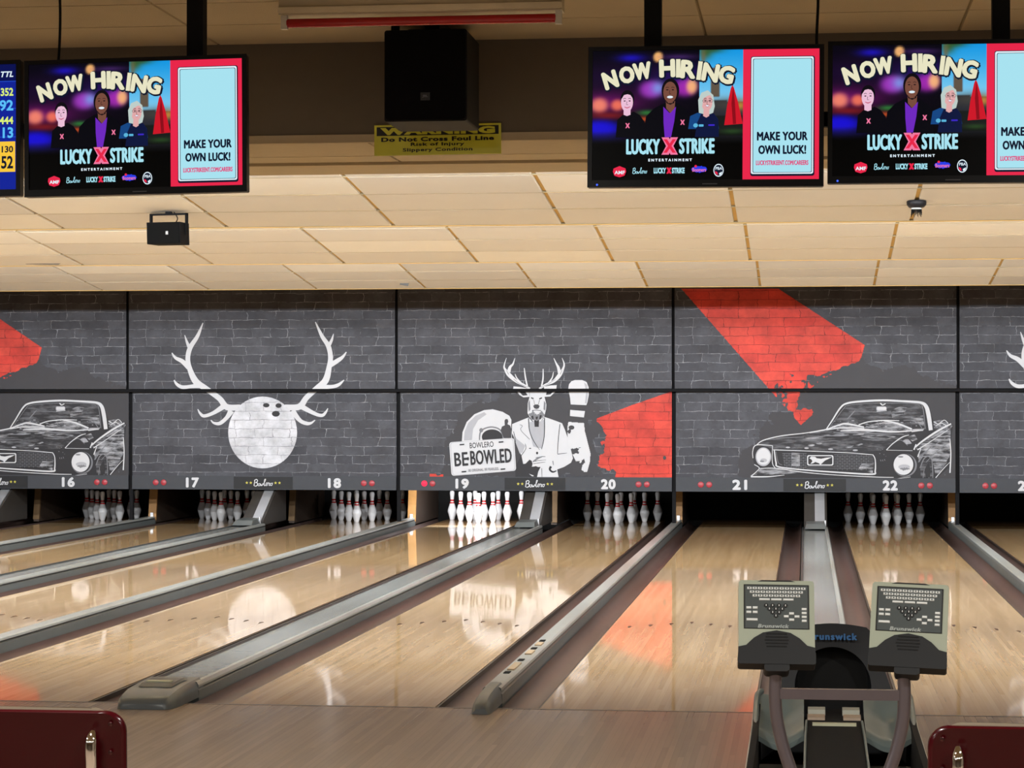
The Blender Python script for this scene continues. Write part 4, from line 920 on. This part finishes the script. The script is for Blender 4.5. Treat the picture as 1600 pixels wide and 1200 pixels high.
    L.extend(theavy(white, 'ENTERTAINMENT', 606, 834, 276, 17, 1.2, 1.6))
    L.append('emblem')
    L.append((crim, [tpoly([(248,885),(286,870),(324,885),(328,905),(318,930),(286,940),(254,930),(244,905)])])); L.append((white, ttext('AMF', 287, 910, 66, 22, .03)))
    L.append('emblem')
    L.append((aqua, [[(tq(414, 902)[0]+(p[0]-50)*.00062, tq(414, 902)[1]+(p[1]-17)*.00072) for p in q] for q in SCRIPT]))
    L.append('emblem')
    L.append((aqua, ttext('LUCKY', 542, 900, 78, 36, .05))); L.append((aqua, ttext('STRIKE', 658, 900, 80, 36, .05))); L.append((crim, X(600, 900, 17, 19, 13)[:1])); L.append((crim, X(600, 900, 17, 19, 13)[1:]))
    L.append('emblem')
    L.append((G('blue_badge', (40, 60, 230)), [[tq(*p) for p in rough(ellipse(790, 893, 50, 20, 14), 3, 5, 3)]])); L.append((pink, ttext('Boomers', 790, 896, 86, 24, .02))); L.append((crim, [[tq(*p) for p in ellipse(768, 874, 8, 8, 10)]]))
    L.append('emblem')
    L.append((white, [[tq(*p) for p in ellipse(912, 900, 32, 40, 26)]])); L.append((navy, [[tq(*p) for p in ellipse(912, 900, 27, 34, 26)]])); L.append((white, ttext('PBA', 914, 888, 42, 18, .02))); L.append((crim, [tpoly([(890,905),(905,912),(908,930),(892,920)])])); L.append((white, [tpoly([(915,918),(935,908),(930,925),(918,932)])]))
    return L
hire_parts = []; ly = 0
for it in hiring_layers():
    if isinstance(it, str): hire_parts.append([it, ly, []])
    else: hire_parts[-1][2].append(it); ly += 1
hire_meshes = [(nm2, shapes_to_mesh(nm2, its, None, (0, 0), .001+l0*.00006, .00006)) for nm2, l0, its in hire_parts]
photo_mesh = tv_photo_mesh(SW, SH)
def score_layers():
    L = [(G('score_blue', (14, 34, 150)), [[(-SW/2, -SH/2), (SW/2, -SH/2), (SW/2, SH/2), (-SW/2, SH/2)]]), (G('score_navy', (8, 16, 80)), [[(-SW/2, .19), (SW/2, .19), (SW/2, SH/2), (-SW/2, SH/2)]])]
    L.append((G('score_line', (30, 70, 190)), [[(-SW/2, z), (SW/2, z), (SW/2, z+.004), (-SW/2, z+.004)] for z in (.19, .075, -.045, -.12)]))
    L.append((G('score_yellow', (250, 200, 60)), [[(-SW/2, -.19), (SW/2-.004, -.19), (SW/2-.004, -.062), (-SW/2, -.062)]]))
    e = SW/2-.012
    def rt_(s, z, h, m_, wd, sh_=0): L.append((m_, place2d(fit_text(s, wd, h, .03, sh_), e-wd/2, z)))
    rt_('TTL', .222, .024, white, .055, .25); rt_('352', .147, .034, G('score_lime', (220, 240, 120)), .055); rt_('92', .09, .046, G('score_sky', (90, 190, 250)), .06)
    rt_('444', .027, .032, G('score_lime', (220, 240, 120)), .06); rt_('113', -.025, .046, G('score_sky', (90, 190, 250)), .075); rt_('130', -.095, .028, navy, .05); rt_('52', -.15, .054, navy, .052)
    return L
score_mesh = shapes_to_mesh('screen_score', score_layers(), None, (0, 0), .001)
body_m = MB(); body_m.rbox(-TW/2, TW/2, 0, .035, -TH/2, TH/2, .006, axis='y'); body_m.box(-TW*.36, TW*.36, .035, .075, -TH*.36, TH*.36)
body_mesh = body_m.mesh('tv_body', SATIN, True)
bz = MB()
for a, b, c, d in ((-TW/2, TW/2, SH/2+SDZ, TH/2), (-TW/2, TW/2, -TH/2, -SH/2+SDZ), (-TW/2, -SW/2, -SH/2+SDZ, SH/2+SDZ), (SW/2, TW/2, -SH/2+SDZ, SH/2+SDZ)): bz.box(a, b, -.008, .002, c, d)
bezel_mesh = bz.mesh('bezel', mat('bezel_gloss_black', (.005, .005, .006), .3, spec=.15))
scr_mesh = MB().box(-SW/2, SW/2, -.001, .002, -SH/2, SH/2).mesh('screen', glow255('screen_dark', (5, 5, 8), 1))
YT = 9.6
TVS = [(-3.742, 2.66, .6, 'score', 'black television showing blue and yellow bowling scores, next to a hiring advert'),
       (-2.772, 2.666, .75, 'hire', 'black television with a hiring advert, hung beside the score screen'),
       (-.400, 2.671, -.35, 'hire', 'advert television of two side by side, the one nearer the large speaker'),
       (.568, 2.676, -.3, 'hire', 'advert television of two side by side, the one farther from the large speaker')]
for x, z, roll, kind, lab in TVS:
    t = thing('television', lab, 'television', (x, YT, z), 'hanging televisions'); t.rotation_euler = (math.radians(-1.5), -math.radians(roll), 0)
    link('casing', body_mesh, t, (0, .002, 0)); link('bezel', bezel_mesh, t); sc_ = link('screen', scr_mesh, t, (0, 0, SDZ))
    if kind == 'hire':
        link('screen_photo', photo_mesh, sc_, (0, -.0015, 0)); po = [link(nm2, me2, sc_, (0, -.0012, 0)) for nm2, me2 in hire_meshes]; [q2.__setitem__('kind', 'stuff') for q2 in po if q2.name.startswith('portrait_details')]
    else: link('screen_score', score_mesh, sc_, (0, -.001, 0))
    MB().box(-.03, .03, -.0095, -.007, -.002, .002).build('maker_mark', mat('maker_mark_grey', s2l((60, 60, 64)), .4), t, loc=(.02, 0, -TH/2+.012))
    if kind == 'hire' and x > -1: MB().lathe([(.004, 0), (.004, .002)], 10).build('standby_light', glow255('standby_blue', (60, 90, 255), 2), t, loc=(-TW/2+.04, -.009, -TH/2+.01)).rotation_euler = (PI/2, 0, 0)
for xm, lab in ((-3.257, 'black ceiling mount of two square poles holding the score screen and an advert screen'), (.084, 'black ceiling mount of two square poles holding two advert screens')):
    t = thing('television_mount', lab, 'tv mount', (xm, YT+.14, 2.67), 'television mounts')
    MB().box(-.8, .8, 0, .05, -.03, .03).build('crossbar', BLACK, t)
    for s in (-1, 1):
        MB().box(s*.705-.035, s*.705+.035, -.01, .06, -.12, ZNEAR-2.67).build('pole', BLACK, t)
        MB().box(s*.705-.08, s*.705+.08, -.06, .11, ZNEAR-2.67-.012, ZNEAR-2.67+.002).build('ceiling_plate', BLACK, t)
        MB().box(s*.485-.1, s*.485+.1, -.042, .0, -.1, .1).build('bracket', BLACK, t)
# cables dropping from the ceiling to the screens
for px, py, tx, lab in ((92, 30, 84, 'black cable with a plug dropping from the ceiling behind the screen beside the scores'), (1276, 8, 1281, 'thin black cable dropping from the ceiling between two advert screens')):
    a = at_y(px, py, 9.75); b = at_y(tx, 100, 9.72)
    t = thing('power_cable', lab, 'cable', (a.x, a.y, 2.9), 'screen cables')
    top = ZNEAR-2.9+.01
    pts = catmull([(0, 0, top), (.006, 0, top*.62), (.0, 0, top*.2), (b.x-a.x, 0, b.z-2.9-.05)], 6)
    MB().tube(pts, .006, 8).build('cord', BLACK, t, True)
    MB().lathe([(.012, 0), (.014, .03), (.014, .07), (.008, .075)], 12).build('plug', BLACK, t, True, (0, 0, top-.085))
    MB().lathe([(.04, 0), (.045, .006), (.045, .012)], 16).build('outlet_plate', NEARC, t, True, (0, 0, top-.014))

# ================================================================== CEILING THINGS NEAR THE FOUL LINE
# fluorescent strip with a red tube (off)
p0 = at_y(440, 20, 10.35); p1 = at_y(880, 14, 10.35); xc_ = (p0.x+p1.x)/2; ln = p1.x-p0.x
t = thing('tube_light_fixture', 'unlit strip light with a red tube fixed to the ceiling above the big speaker', 'light fixture', (xc_, 10.35, ZNEAR))
MB().box(-ln/2, ln/2, -.06, .06, -.075, 0).build('housing', mat('fixture_cream', s2l((200, 190, 165)), .5), t)
MB().box(-ln/2, ln/2, -.075, -.06, -.07, -.045).build('reflector_lip', mat('fixture_lip', s2l((225, 215, 190)), .4), t)
MB().tube([(-ln/2+.03, -.02, -.108), (ln/2-.03, -.02, -.108)], .02, 14).build('red_tube', mat('red_sleeve', s2l((176, 30, 34)), .2, var=.1, scale=3), t, True)
for s in (-1, 1):
    MB().box(s*(ln/2-.018)-.014, s*(ln/2-.018)+.014, -.036, -.004, -.135, -.07).build('lamp_holder', mat('holder_white', (.7, .68, .62), .5), t)
# large speaker
a = at_y(600, 47, 10.9); b = at_y(729, 188, 10.9)
sw, shh = b.x-a.x, a.z-b.z
t = thing('large_speaker', 'large black box loudspeaker hanging from the ceiling in front of the warning sign', 'speaker', (a.x+sw/2, 10.9, b.z))
bm_ = MB().rbox(-sw/2, sw/2, .012, .42, 0, shh, .012, axis='y'); bm_.build('cabinet', mat('speaker_black', (.012, .012, .012), .7, spec=.2), t, True)
MB().rbox(-sw/2+.006, sw/2-.006, 0, .014, .006, shh-.006, .02, axis='y').build('grille', mat('speaker_grille', (.004, .004, .005), .85, spec=.1, bump=.4, bscale=400), t, True)
bd = MB().box(-.022, .022, -.003, .002, -.018, .018).build('badge', mat('badge_black', (.004, .004, .004), .4), t, loc=(0, 0, .115))
link('badge_lettering', shapes_to_mesh('badge_lettering', [(INKM, fit_text('JBL', .026, .014, .03))], None, (0, 0), .0036), bd)
br = MB(); br.box(-.1, .1, .12, .3, shh, shh+.02); br.box(-.03, .03, .18, .24, shh+.01, ZNEAR-b.z+.002); br.box(-.17, -.155, .05, .2, shh-.01, ZNEAR-b.z+.002); br.build('ceiling_bracket', BLACK, t)
# warning sign on the header
a = at_y(583.5, 198, 11.6); b = at_y(782, 237.5, 11.6); gw = b.x-a.x; gh = .152
t = thing('warning_sign', 'yellow-green warning sign with black lettering on the dark header behind the speaker', 'sign', ((a.x+b.x)/2, 11.632, 2.747)); t.rotation_euler = (0, -math.radians(.3), 0)
SY = mat('sign_yellow', s2l((224, 224, 66)), .4, var=.05); SK = mat('sign_black', s2l((22, 22, 12)), .5)
MB().box(-gw/2, gw/2, -.004, .004, 0, gh).build('sign_board', SY, t)
L = [(SK, [[(-gw/2+.012, .098), (gw/2-.012, .098), (gw/2-.012, .142), (-gw/2+.012, .142)]]), (SY, place2d(fit_text('WARNING', gw-.06, .036, .07, 0, 1.1), 0, .12)),
     (SK, place2d(fit_text('Do Not Cross Foul Line', gw-.07, .022, .045, 0, 1.1), 0, .079)), (SK, place2d(fit_text('Risk of Injury', .27, .0215, .025, 0, 1.1), 0, .051)), (SK, place2d(fit_text('Slippery Condition', .35, .022, .025, 0, 1.1), 0, .024))]
link('sign_lettering', shapes_to_mesh('sign_lettering', L, None, (0, 0), .0045), t)
# small speaker under the first sloping bay
yb = 16.1; zc = ZLOW+SLOPE*(DROPS[1]-yb); q = at_y(268, 340, yb)
t = thing('small_speaker', 'small black loudspeaker in a U bracket under the cream sloping ceiling', 'speaker', (q.x, yb, zc)); t.rotation_euler = (0, 0, math.radians(-9))
MB().prism([(-.125, 0), (.125, 0), (.118, .17), (-.118, .17)], -.225, -.075, lambda p, z: (p[0], -.13+p[1]+(.0 if z < -.1 else -.01), z)).build('cabinet', mat('small_speaker_black', (.006, .006, .007), .8, spec=.15), t)
MB().rbox(-.12, .12, -.142, -.128, -.222, -.078, .01, axis='y').build('grille', mat('small_grille', (.004, .004, .004), .9, spec=.1, bump=.3, bscale=500), t)
bd = MB().box(-.009, .009, -.146, -.14, -.162, -.138).build('badge', mat('badge_grey', s2l((150, 150, 150)), .4), t, loc=(.03, 0, 0))
u = MB(); u.box(-.14, .14, -.06, -.03, -.02, -.008); u.box(-.14, -.128, -.06, -.03, -.16, -.008); u.box(.128, .14, -.06, -.03, -.16, -.008); u.box(-.02, .02, -.06, -.03, -.01, .012); u.build('u_bracket', BLACK, t)
MB().tube(catmull([(.03, -.03, .005), (.05, -.01, -.04), (.035, -.02, -.08)], 5), .004, 6).build('cable', BLACK, t)
# dome sensor
yb = 15.95; zc = ZLOW+SLOPE*(DROPS[1]-yb); q = at_y(1432, 325, yb)
t = thing('ceiling_sensor', 'round black dome sensor with a fringe of spikes under the cream ceiling', 'sensor', (q.x, yb, zc+.004))
MB().lathe([(.062, 0), (.066, -.01), (.064, -.03), (.05, -.046), (.036, -.05)], 28).build('housing', SATIN, t, True)
MB().lathe([(.036, -.05), (.034, -.058), (.03, -.06)], 24).build('lit_ring', mat('sensor_clear', s2l((200, 205, 205)), .2), t, True)
fr_ = MB()
for k in range(26):
    an = 2*PI*k/26; r0 = .032; fr_.tube([(r0*math.cos(an), r0*math.sin(an), -.058), (r0*1.1*math.cos(an), r0*1.1*math.sin(an), -.085-.012*(k % 3))], [.0028, .0012], 5)
fo = fr_.build('fringe', BLACK, t); fo['kind'] = 'stuff'
# chipped bits hanging off the ceiling edges
for px, py, yb, hw_, hh_, lab in ((632, 430, 25.3, .05, .035, 'small loose flap of torn tile hanging from the farthest sloping ceiling'), (70, 366, 20.95, .17, .012, 'thin dark shard hanging at the edge of the middle ceiling drop')):
    q = at_y(px, py, yb); bi = 2 if yb > 23 else 1; zc = ZLOW+SLOPE*(DROPS[bi+1]-yb)
    m = MB().add([(-hw_, 0, .006), (hw_, 0, .006), (hw_*.7, .02, -hh_), (-hw_*1.1, .02, -hh_*.5), (-hw_, .012, .006), (hw_, .012, .006), (hw_*.7, .03, -hh_), (-hw_*1.1, .03, -hh_*.5)], [(0,1,2,3), (7,6,5,4), (0,4,5,1), (1,5,6,2), (2,6,7,3), (3,7,4,0)])
    tag(m.build('torn_tile_flap', mat('flap_grey', s2l((84, 86, 88)), .7), None, loc=(q.x, yb, zc)), lab, 'ceiling scrap')

# ================================================================== BALL RETURN AND SCORING CONSOLE
XB = PAIRS[21]
HOOD = mat('hood_black', s2l((30, 32, 35)), .5, var=.08, spec=.3); RACK = mat('rack_grey_green', s2l((114, 126, 124)), .35, var=.06); RUB = mat('rubber_black', (.012, .012, .013), .8, spec=.2); CRM = mat('trim_cream', s2l((196, 196, 182)), .4)
t = thing('ball_return', 'black ball return machine with a round mouth and grey ball racks, behind the scoring console', 'ball return', (XB, 9.75, 0))
# hood: rings of a shell, wider at the base, leaning back, with a round mouth cut in its face
def hood_outline(z):
    return .148+.34*(.6-z)
m = MB(); outer = []
nseg = 40
for k in range(nseg+1):      # outline in x,z of the face: base left, up, over the flat arch, down
    s_ = k/nseg
    if s_ < .36: z = .60*s_/.36*.96; outer.append((-hood_outline(z), z))
    elif s_ > .64: z = .60*(1-s_)/.36*.96; outer.append((hood_outline(z), z))
    else:
        a_ = (s_-.36)/.28; x = -.156+.312*a_; outer.append((x, .578+.018*math.sin(PI*a_)))
inner = []
for k in range(nseg+1):
    s_ = k/nseg
    an = math.radians(238-296*s_); inner.append((.156*math.cos(an), .345+.158*math.sin(an)))
def fy(z): return .02+.16*(z/.6)**1.5
vs_ = [(x, fy(z), z) for x, z in outer]+[(x, fy(z)-.012, z) for x, z in inner]+[(x*.92, fy(z)+.16, z) for x, z in inner]+[(x*1.0, fy(z)+.30, max(0, z*.93)) for x, z in outer]
n1 = nseg+1; fs = []
for k in range(nseg):
    fs.append((k, k+1, n1+k+1, n1+k)); fs.append((n1+k, n1+k+1, 2*n1+k+1, 2*n1+k)); fs.append((k+1, k, 3*n1+k, 3*n1+k+1))
m.add(vs_, fs); m.add([vs_[3*n1+k] for k in range(n1)], [tuple(range(n1))])
m.build('hood', HOOD, t, True)
MB().prism([(x*.95, z) for x, z in inner], fy(.3)+.15, fy(.3)+.17, lambda p, q: (p[0], q, p[1])).build('mouth', FLBLK, t)
me = shapes_to_mesh('hood_lettering', heavy(mat('lettering_blue', s2l((64, 112, 165)), .4), 'Brunswick', .2, .034, .0022, 0, 0, 0, 1.2), None, (0, 0), .004, .0003)
o = link('hood_lettering', me, t, (.0, .11+(.543-.503)*.73-.006, .543)); o.rotation_euler = (math.radians(-36), 0, 0)
# low racks on both sides: lobed grey trays by the mouth, then a trough between dark side walls
OLIVE = mat('trough_dark_olive', s2l((58, 57, 50)), .5, var=.1)
for s in (-1, 1):
    m = MB(); rows = []; NI = 14
    for j, (y, zz, wd) in enumerate(((-.03, .325, .9), (-.07, .315, 1.0), (-.13, .285, 1.0), (-.22, .268, .96), (-.33, .256, .94), (-.43, .25, .96), (-.5, .244, .98), (-.52, .225, .98), (-.52, .205, .98))):
        row = []
        for i in range(NI):
            u_ = i/(NI-1); x = s*(.118+.185*u_*wd)
            z = zz-.04*math.sin(PI*u_)**1.2*(1 if j > 1 else .4)+(.02*(1-u_) if j < 3 else 0)
            row.append((x, y, z))
        rows.append(row)
    v = [p for r in rows for p in r]; nr = len(rows); f = [(j*NI+i, j*NI+i+1, (j+1)*NI+i+1, (j+1)*NI+i) for j in range(nr-1) for i in range(NI-1)]
    m.add(v, f); m.build('ball_tray', RACK, t, True, fix=False)
    MB().tube(catmull([(s*.29, -.02, .335), (s*.305, -.06, .325), (s*.308, -.16, .298), (s*.306, -.35, .27), (s*.304, -.52, .245)], 5), .012, 10).build('tray_rail', RACK, t, True)
    MB().prism([(-.03, .005), (-.03, .30), (-.5, .262), (-1.55, .25), (-1.55, .005)], s*.292, s*.315, lambda p, q: (q, p[0], p[1])).build('side_wall', RUB, t)
    MB().prism([(-.1, .262), (-.1, .282), (-.5, .250), (-1.55, .238), (-1.55, .224), (-.5, .236)], s*.3155, s*.3215, lambda p, q: (q, p[0], p[1])).build('wall_trim', CRM, t)
    MB().box(min(s*.115, s*.29), max(s*.115, s*.29), -1.5, -.5, .01, .11).build('trough_floor', OLIVE, t)
    MB().tube([(s*.108, -.36, .262), (s*.112, -.6, .238), (s*.118, -1.5, .15)], .005, 8).build('edge_bead', RACK, t, True)
MB().prism([(-.03, .0), (-.03, .27), (-.34, .262), (-.42, .25), (-.6, .232), (-1.5, .145), (-1.5, .0)], -.108, .108, lambda p, q: (q, p[0], p[1])).build('centre_housing', RUB, t)
for s in (-1, 1):
    MB().prism([(-.16, .268), (-.16, .292), (-.22, .288), (-.22, .265)], s*.068-.034, s*.068+.034, lambda p, q: (q, p[0], p[1])).build('ball_stop', CRM, t)
    MB().prism([(-.27, .264), (-.27, .277), (-.34, .272), (-.34, .262)], s*.07-.034, s*.07+.034, lambda p, q: (q, p[0], p[1])).build('warning_label', mat('label_cream_red', s2l((190, 170, 150)), .5, var=.2, scale=40), t)
MB().prism([(-.40, .251), (-.40, .262), (-.42, .26), (-.42, .249)], -.085, .085, lambda p, q: (q, p[0], p[1])).build('deck_strip', mat('strip_pale', s2l((206, 206, 176)), .4), t)
MB().box(-.3, .3, -1.57, -1.55, .005, .16).build('end_panel', RUB, t)

YC = 7.6
t = thing('scoring_console', 'pair of grey scoring keypads on a curved tube stand in front of the ball return', 'scoring console', (XB, YC, 0))
POST = mat('post_mauve_metal', s2l((108, 100, 104)), .32, metal=.6, var=.08); KGREEN = mat('keypad_sage_grey', s2l((150, 156, 138)), .4, var=.04); KDARK = mat('keypad_black', s2l((24, 25, 26)), .5, spec=.3); KPAN = mat('keypad_panel', s2l((70, 76, 76)), .3, var=.06)
KEY = mat('key_white', s2l((205, 208, 205)), .4); KEYK = mat('key_black', s2l((20, 20, 22)), .35)
pl = at_y(1213, 1040, YC); pr_ = at_y(1411, 1045, YC)
cl = (pl.x-XB, pr_.x-XB)
for q, top in ((cl[0], pl), (cl[1], pr_)):
    s = 1 if q > 0 else -1; e = s*.13
    MB().tube(catmull([(q, 0, top.z+.02), (q+s*.004, 0, top.z-.08), (q-s*.002, 0, top.z-.17), (q-s*.022, 0, top.z-.26), (q-s*.055, 0, top.z-.36), (e*.85, 0, .18), (e*.8, 0, .02)], 6), .0205, 16).build('post', POST, t, True)
MB().box(cl[0], cl[1], -.012, .012, pl.z-.105, pl.z-.072).build('crossbar', POST, t)
MB().rbox(-.18, .18, -.14, .14, 0, .025, .03).build('base_plate', POST, t)
def keypad(xc, zc, yaw_, roll_):
    kt = bpy.data.objects.new('keypad', None)
    W, Hh = .242, .262
    # body
    b = MB(); b.rbox(-W/2, W/2, 0, .04, 0, Hh, .012, axis='y'); body = b.build('keypad_body', KGREEN, t, True)
    body.location = (xc, -.03, zc); body.rotation_euler = (math.radians(-24), math.radians(roll_), math.radians(yaw_))
    MB().prism([(-W/2-.001, .0), (W/2+.001, .0), (W/2+.001, .036), (W*.40, .042), (W*.30, .066), (W*.18, .084), (0, .092), (-W*.18, .084), (-W*.30, .066), (-W*.40, .042), (-W/2-.001, .036)], -.006, .012, lambda p, q: (p[0], q, p[1])).build('speaker_cowl', KDARK, body)
    MB().rbox(-W/2-.002, W/2+.002, -.012, .05, -.022, .022, .008, axis='y').build('bottom_edge', KDARK, body, True)
    g = MB()
    for k in range(5):
        hw_ = .038-.003*abs(k-2); g.box(-hw_, hw_, -.0075, -.004, .036+.0105*k, .0405+.0105*k)
    g.build('speaker_slots', FLBLK, body)
    MB().box(-.104, .104, -.002, .004, .098, .247).build('panel_frame', KEYK, body)
    MB().box(-.1, .1, -.003, .002, .1, .243).build('key_panel', KPAN, body)
    MB().add([(-.06, -.001, Hh-.004), (.06, -.001, Hh-.004), (.045, -.001, Hh+.0005), (-.045, -.001, Hh+.0005), (-.06, .04, Hh-.004), (.06, .04, Hh-.004), (.045, .04, Hh+.001), (-.045, .04, Hh+.001)], [(0,1,2,3), (7,6,5,4), (0,4,5,1), (1,5,6,2), (2,6,7,3), (3,7,4,0)]).build('top_dip', KDARK, body)
    k_ = MB()
    def key(x, z, w_, h_): k_.add([(x-w_/2, -.003, z-h_/2), (x+w_/2, -.003, z-h_/2), (x+w_/2, -.003, z+h_/2), (x-w_/2, -.003, z+h_/2), (x-w_/2+.001, -.0052, z-h_/2+.001), (x+w_/2-.001, -.0052, z-h_/2+.001), (x+w_/2-.001, -.0052, z+h_/2-.001), (x-w_/2+.001, -.0052, z+h_/2-.001)], [(4,5,6,7), (0,1,5,4), (1,2,6,5), (2,3,7,6), (3,0,4,7)])
    for r, (n, z) in enumerate(((11, .234), (10, .2215), (9, .209))):
        for i in range(n): key((i-(n-1)/2)*.0172, z, .0145, .0085)
    for i in (-1, 0, 1): key(i*.038, .1965, .034, .0075)
    for x in (-.088, -.068):
        for z in (.168, .153): key(x, z, .016, .0085)
    key(-.078, .128, .036, .0085)
    for z in (.165, .152, .139, .126): key(.088, z, .016, .0085)
    for x, z in ((.048, .150), (.031, .140), (.065, .140), (.048, .129)): key(x, z, .016, .0085)
    ko = k_.build('keys', KEY, body); ko['kind'] = 'stuff'
    d = MB()
    for r in range(4):
        for i in range(4-r): d.lathe([(.0068, -.003), (.006, -.006), (.001, -.0065)], 12, ((i-(3-r)/2)*.0205-.002, 0, 0))
    # round pin keys as short studs facing out
    dd = MB()
    for r in range(4):
        for i in range(4-r):
            cx_, cz_ = (i-(3-r)/2)*.0205-.002, .176-.0115*r
            pts = [(cx_+.0066*math.cos(2*PI*k/12), cz_+.0066*math.sin(2*PI*k/12)) for k in range(12)]
            dd.prism(pts, -.0062, -.003, lambda p, q: (p[0], q, p[1]))
    do = dd.build('pin_keys', KEYK, body); do['kind'] = 'stuff'
    pt = []
    for r in range(4):
        for i in range(4-r):
            cx_, cz_ = (i-(3-r)/2)*.0205-.002, .176-.0115*r
            pt.append([(cx_-.0012, cz_-.003), (cx_+.0012, cz_-.003), (cx_+.0012, cz_+.003), (cx_-.0012, cz_+.003)])
    for r, (n, z) in enumerate(((11, .234), (10, .2215), (9, .209))): pass
    link('key_marks', shapes_to_mesh('key_marks', [(KEY, pt)], None, (0, 0), .0066), body)
    lt = []
    for r, (n, z) in enumerate(((11, .234), (10, .2215), (9, .209))):
        for i in range(n): lt.append([((i-(n-1)/2)*.0172-.0022, z-.002), ((i-(n-1)/2)*.0172+.0022, z-.002), ((i-(n-1)/2)*.0172+.0022, z+.002), ((i-(n-1)/2)*.0172-.0022, z+.002)])
    link('key_marks', shapes_to_mesh('key_marks', [(KPAN, lt)], None, (0, 0), .0056), body)
    link('maker_lettering', shapes_to_mesh('maker_lettering', [(mat('lettering_grey', s2l((150, 156, 152)), .4), place2d(fit_text('Brunswick', .1, .013, .04, .2, 1.1), -.01, .1065))], None, (0, 0), .0036), body)
    MB().rbox(-.04, .04, -.01, .05, -.045, -.015, .012, axis='y').build('neck', KDARK, body, True)
    bpy.data.objects.remove(kt)
keypad(cl[0]+.002, pl.z+.026, 3, .6); keypad(cl[1]+.012, pr_.z+.026, -4, 2.0)

# ================================================================== RED CHAIRS
RED = mat('shell_dark_red', s2l((58, 2, 9)), .2, var=.06, spec=.3); PADC = mat('pad_cream', s2l((196, 184, 160)), .5)
def chair(xe, side, ztop, Y, lab):
    """moulded shell chair seen from behind; xe = its visible side edge"""
    hw_ = .235; xc = xe-side*hw_
    t = thing('shell_chair', lab, 'chair', (xc, Y, 0), 'red shell chairs')
    pts = rrect(-hw_, hw_, -.38, 0, .055, 8)
    pts = [(p[0], p[1]-(.016*(1-(p[0]/hw_)**2) if p[1] > -.1 else 0)) for p in pts]
    m = MB(); n = len(pts)
    def bend(p, d): return (p[0], .035*(p[0]/hw_)**2*1.0+d+.10*(-p[1])*.25, p[1])
    ringsets = [[bend((p[0]*k, p[1]*1.0 if False else -.19+(p[1]+.19)*k2), d) for p in pts] for k, k2, d in ((.96, .975, .0), (.992, .993, .004), (1, 1, .012), (.99, .992, .02))]
    v = [q for r in ringsets for q in r]; f = [(j*n+i, j*n+(i+1) % n, (j+1)*n+(i+1) % n, (j+1)*n+i) for j in range(3) for i in range(n)]
    m.add(v, f)
    cc = bend((0, -.19), -.004); b = len(v); m.add([ringsets[0][i] for i in range(n)]+[cc], [(i, (i+1) % n, n) for i in range(n)]); m.add([ringsets[3][i] for i in range(n)]+[bend((0, -.19), .018)], [((i+1) % n, i, n) for i in range(n)])
    m.build('back_shell', RED, t, True, (0, 0, ztop))
    pp_ = [(p[0]*.86, -.19+(p[1]+.19)*.99+.008) for p in pts]
    m = MB(); v0 = [bend(p, .02) for p in pp_]; v1 = [bend((p[0]*.97, -.19+(p[1]+.19)*.96), .036) for p in pp_]; m.add(v0+v1, [(i, (i+1) % n, n+(i+1) % n, n+i) for i in range(n)]+[tuple(range(n, 2*n)), tuple(range(n-1, -1, -1))]); m.build('back_pad', PADC, t, True, (0, 0, ztop))
    for s in (-1, 1):
        x = s*(hw_-.062)
        m = MB(); P = catmull([(x, -.012, ztop-.05), (x+s*.0, -.03, ztop-.075), (x, -.026, ztop-.14), (x-s*.01, .0, ztop-.28), (x-s*.02, .06, ztop-.40), (x-s*.03, .2, ztop-.43)], 6)
        m.tube(P, [.008+.005*min(1, i/5) for i in range(len(P))], 12); m.build('chrome_strut', CHROME, t, True)
        for dz in (.035, .10):
            MB().lathe([(.005, 0), (.005, .002), (.002, .003)], 10).build('screw', mat('screw_dark', s2l((90, 60, 60)), .3, metal=1), t, True, (s*(hw_-.03), .018, ztop-dz)).rotation_euler = (PI/2, 0, 0)
    m = MB().rbox(-.22, .22, .06, .48, ztop-.43, ztop-.385, .07); m.build('seat', RED, t, True)
    m = MB(); m.lathe([(.035, .02), (.032, ztop-.43)], 16, (0, .26, 0)); m.build('column', CHROME, t, True)
    MB().lathe([(.24, 0), (.235, .012), (.06, .035), (.036, .05)], 28, (0, .26, 0)).build('base', CHROME, t, True)
YCH = 5.25
a = at_y(189, 1112, YCH); chair(a.x, 1, a.z+.004, YCH, 'dark red moulded shell chair standing far from the scoring console')
a = at_y(1451, 1134, YCH); chair(a.x, -1, a.z+.004, YCH, 'dark red moulded shell chair standing close to the scoring console')
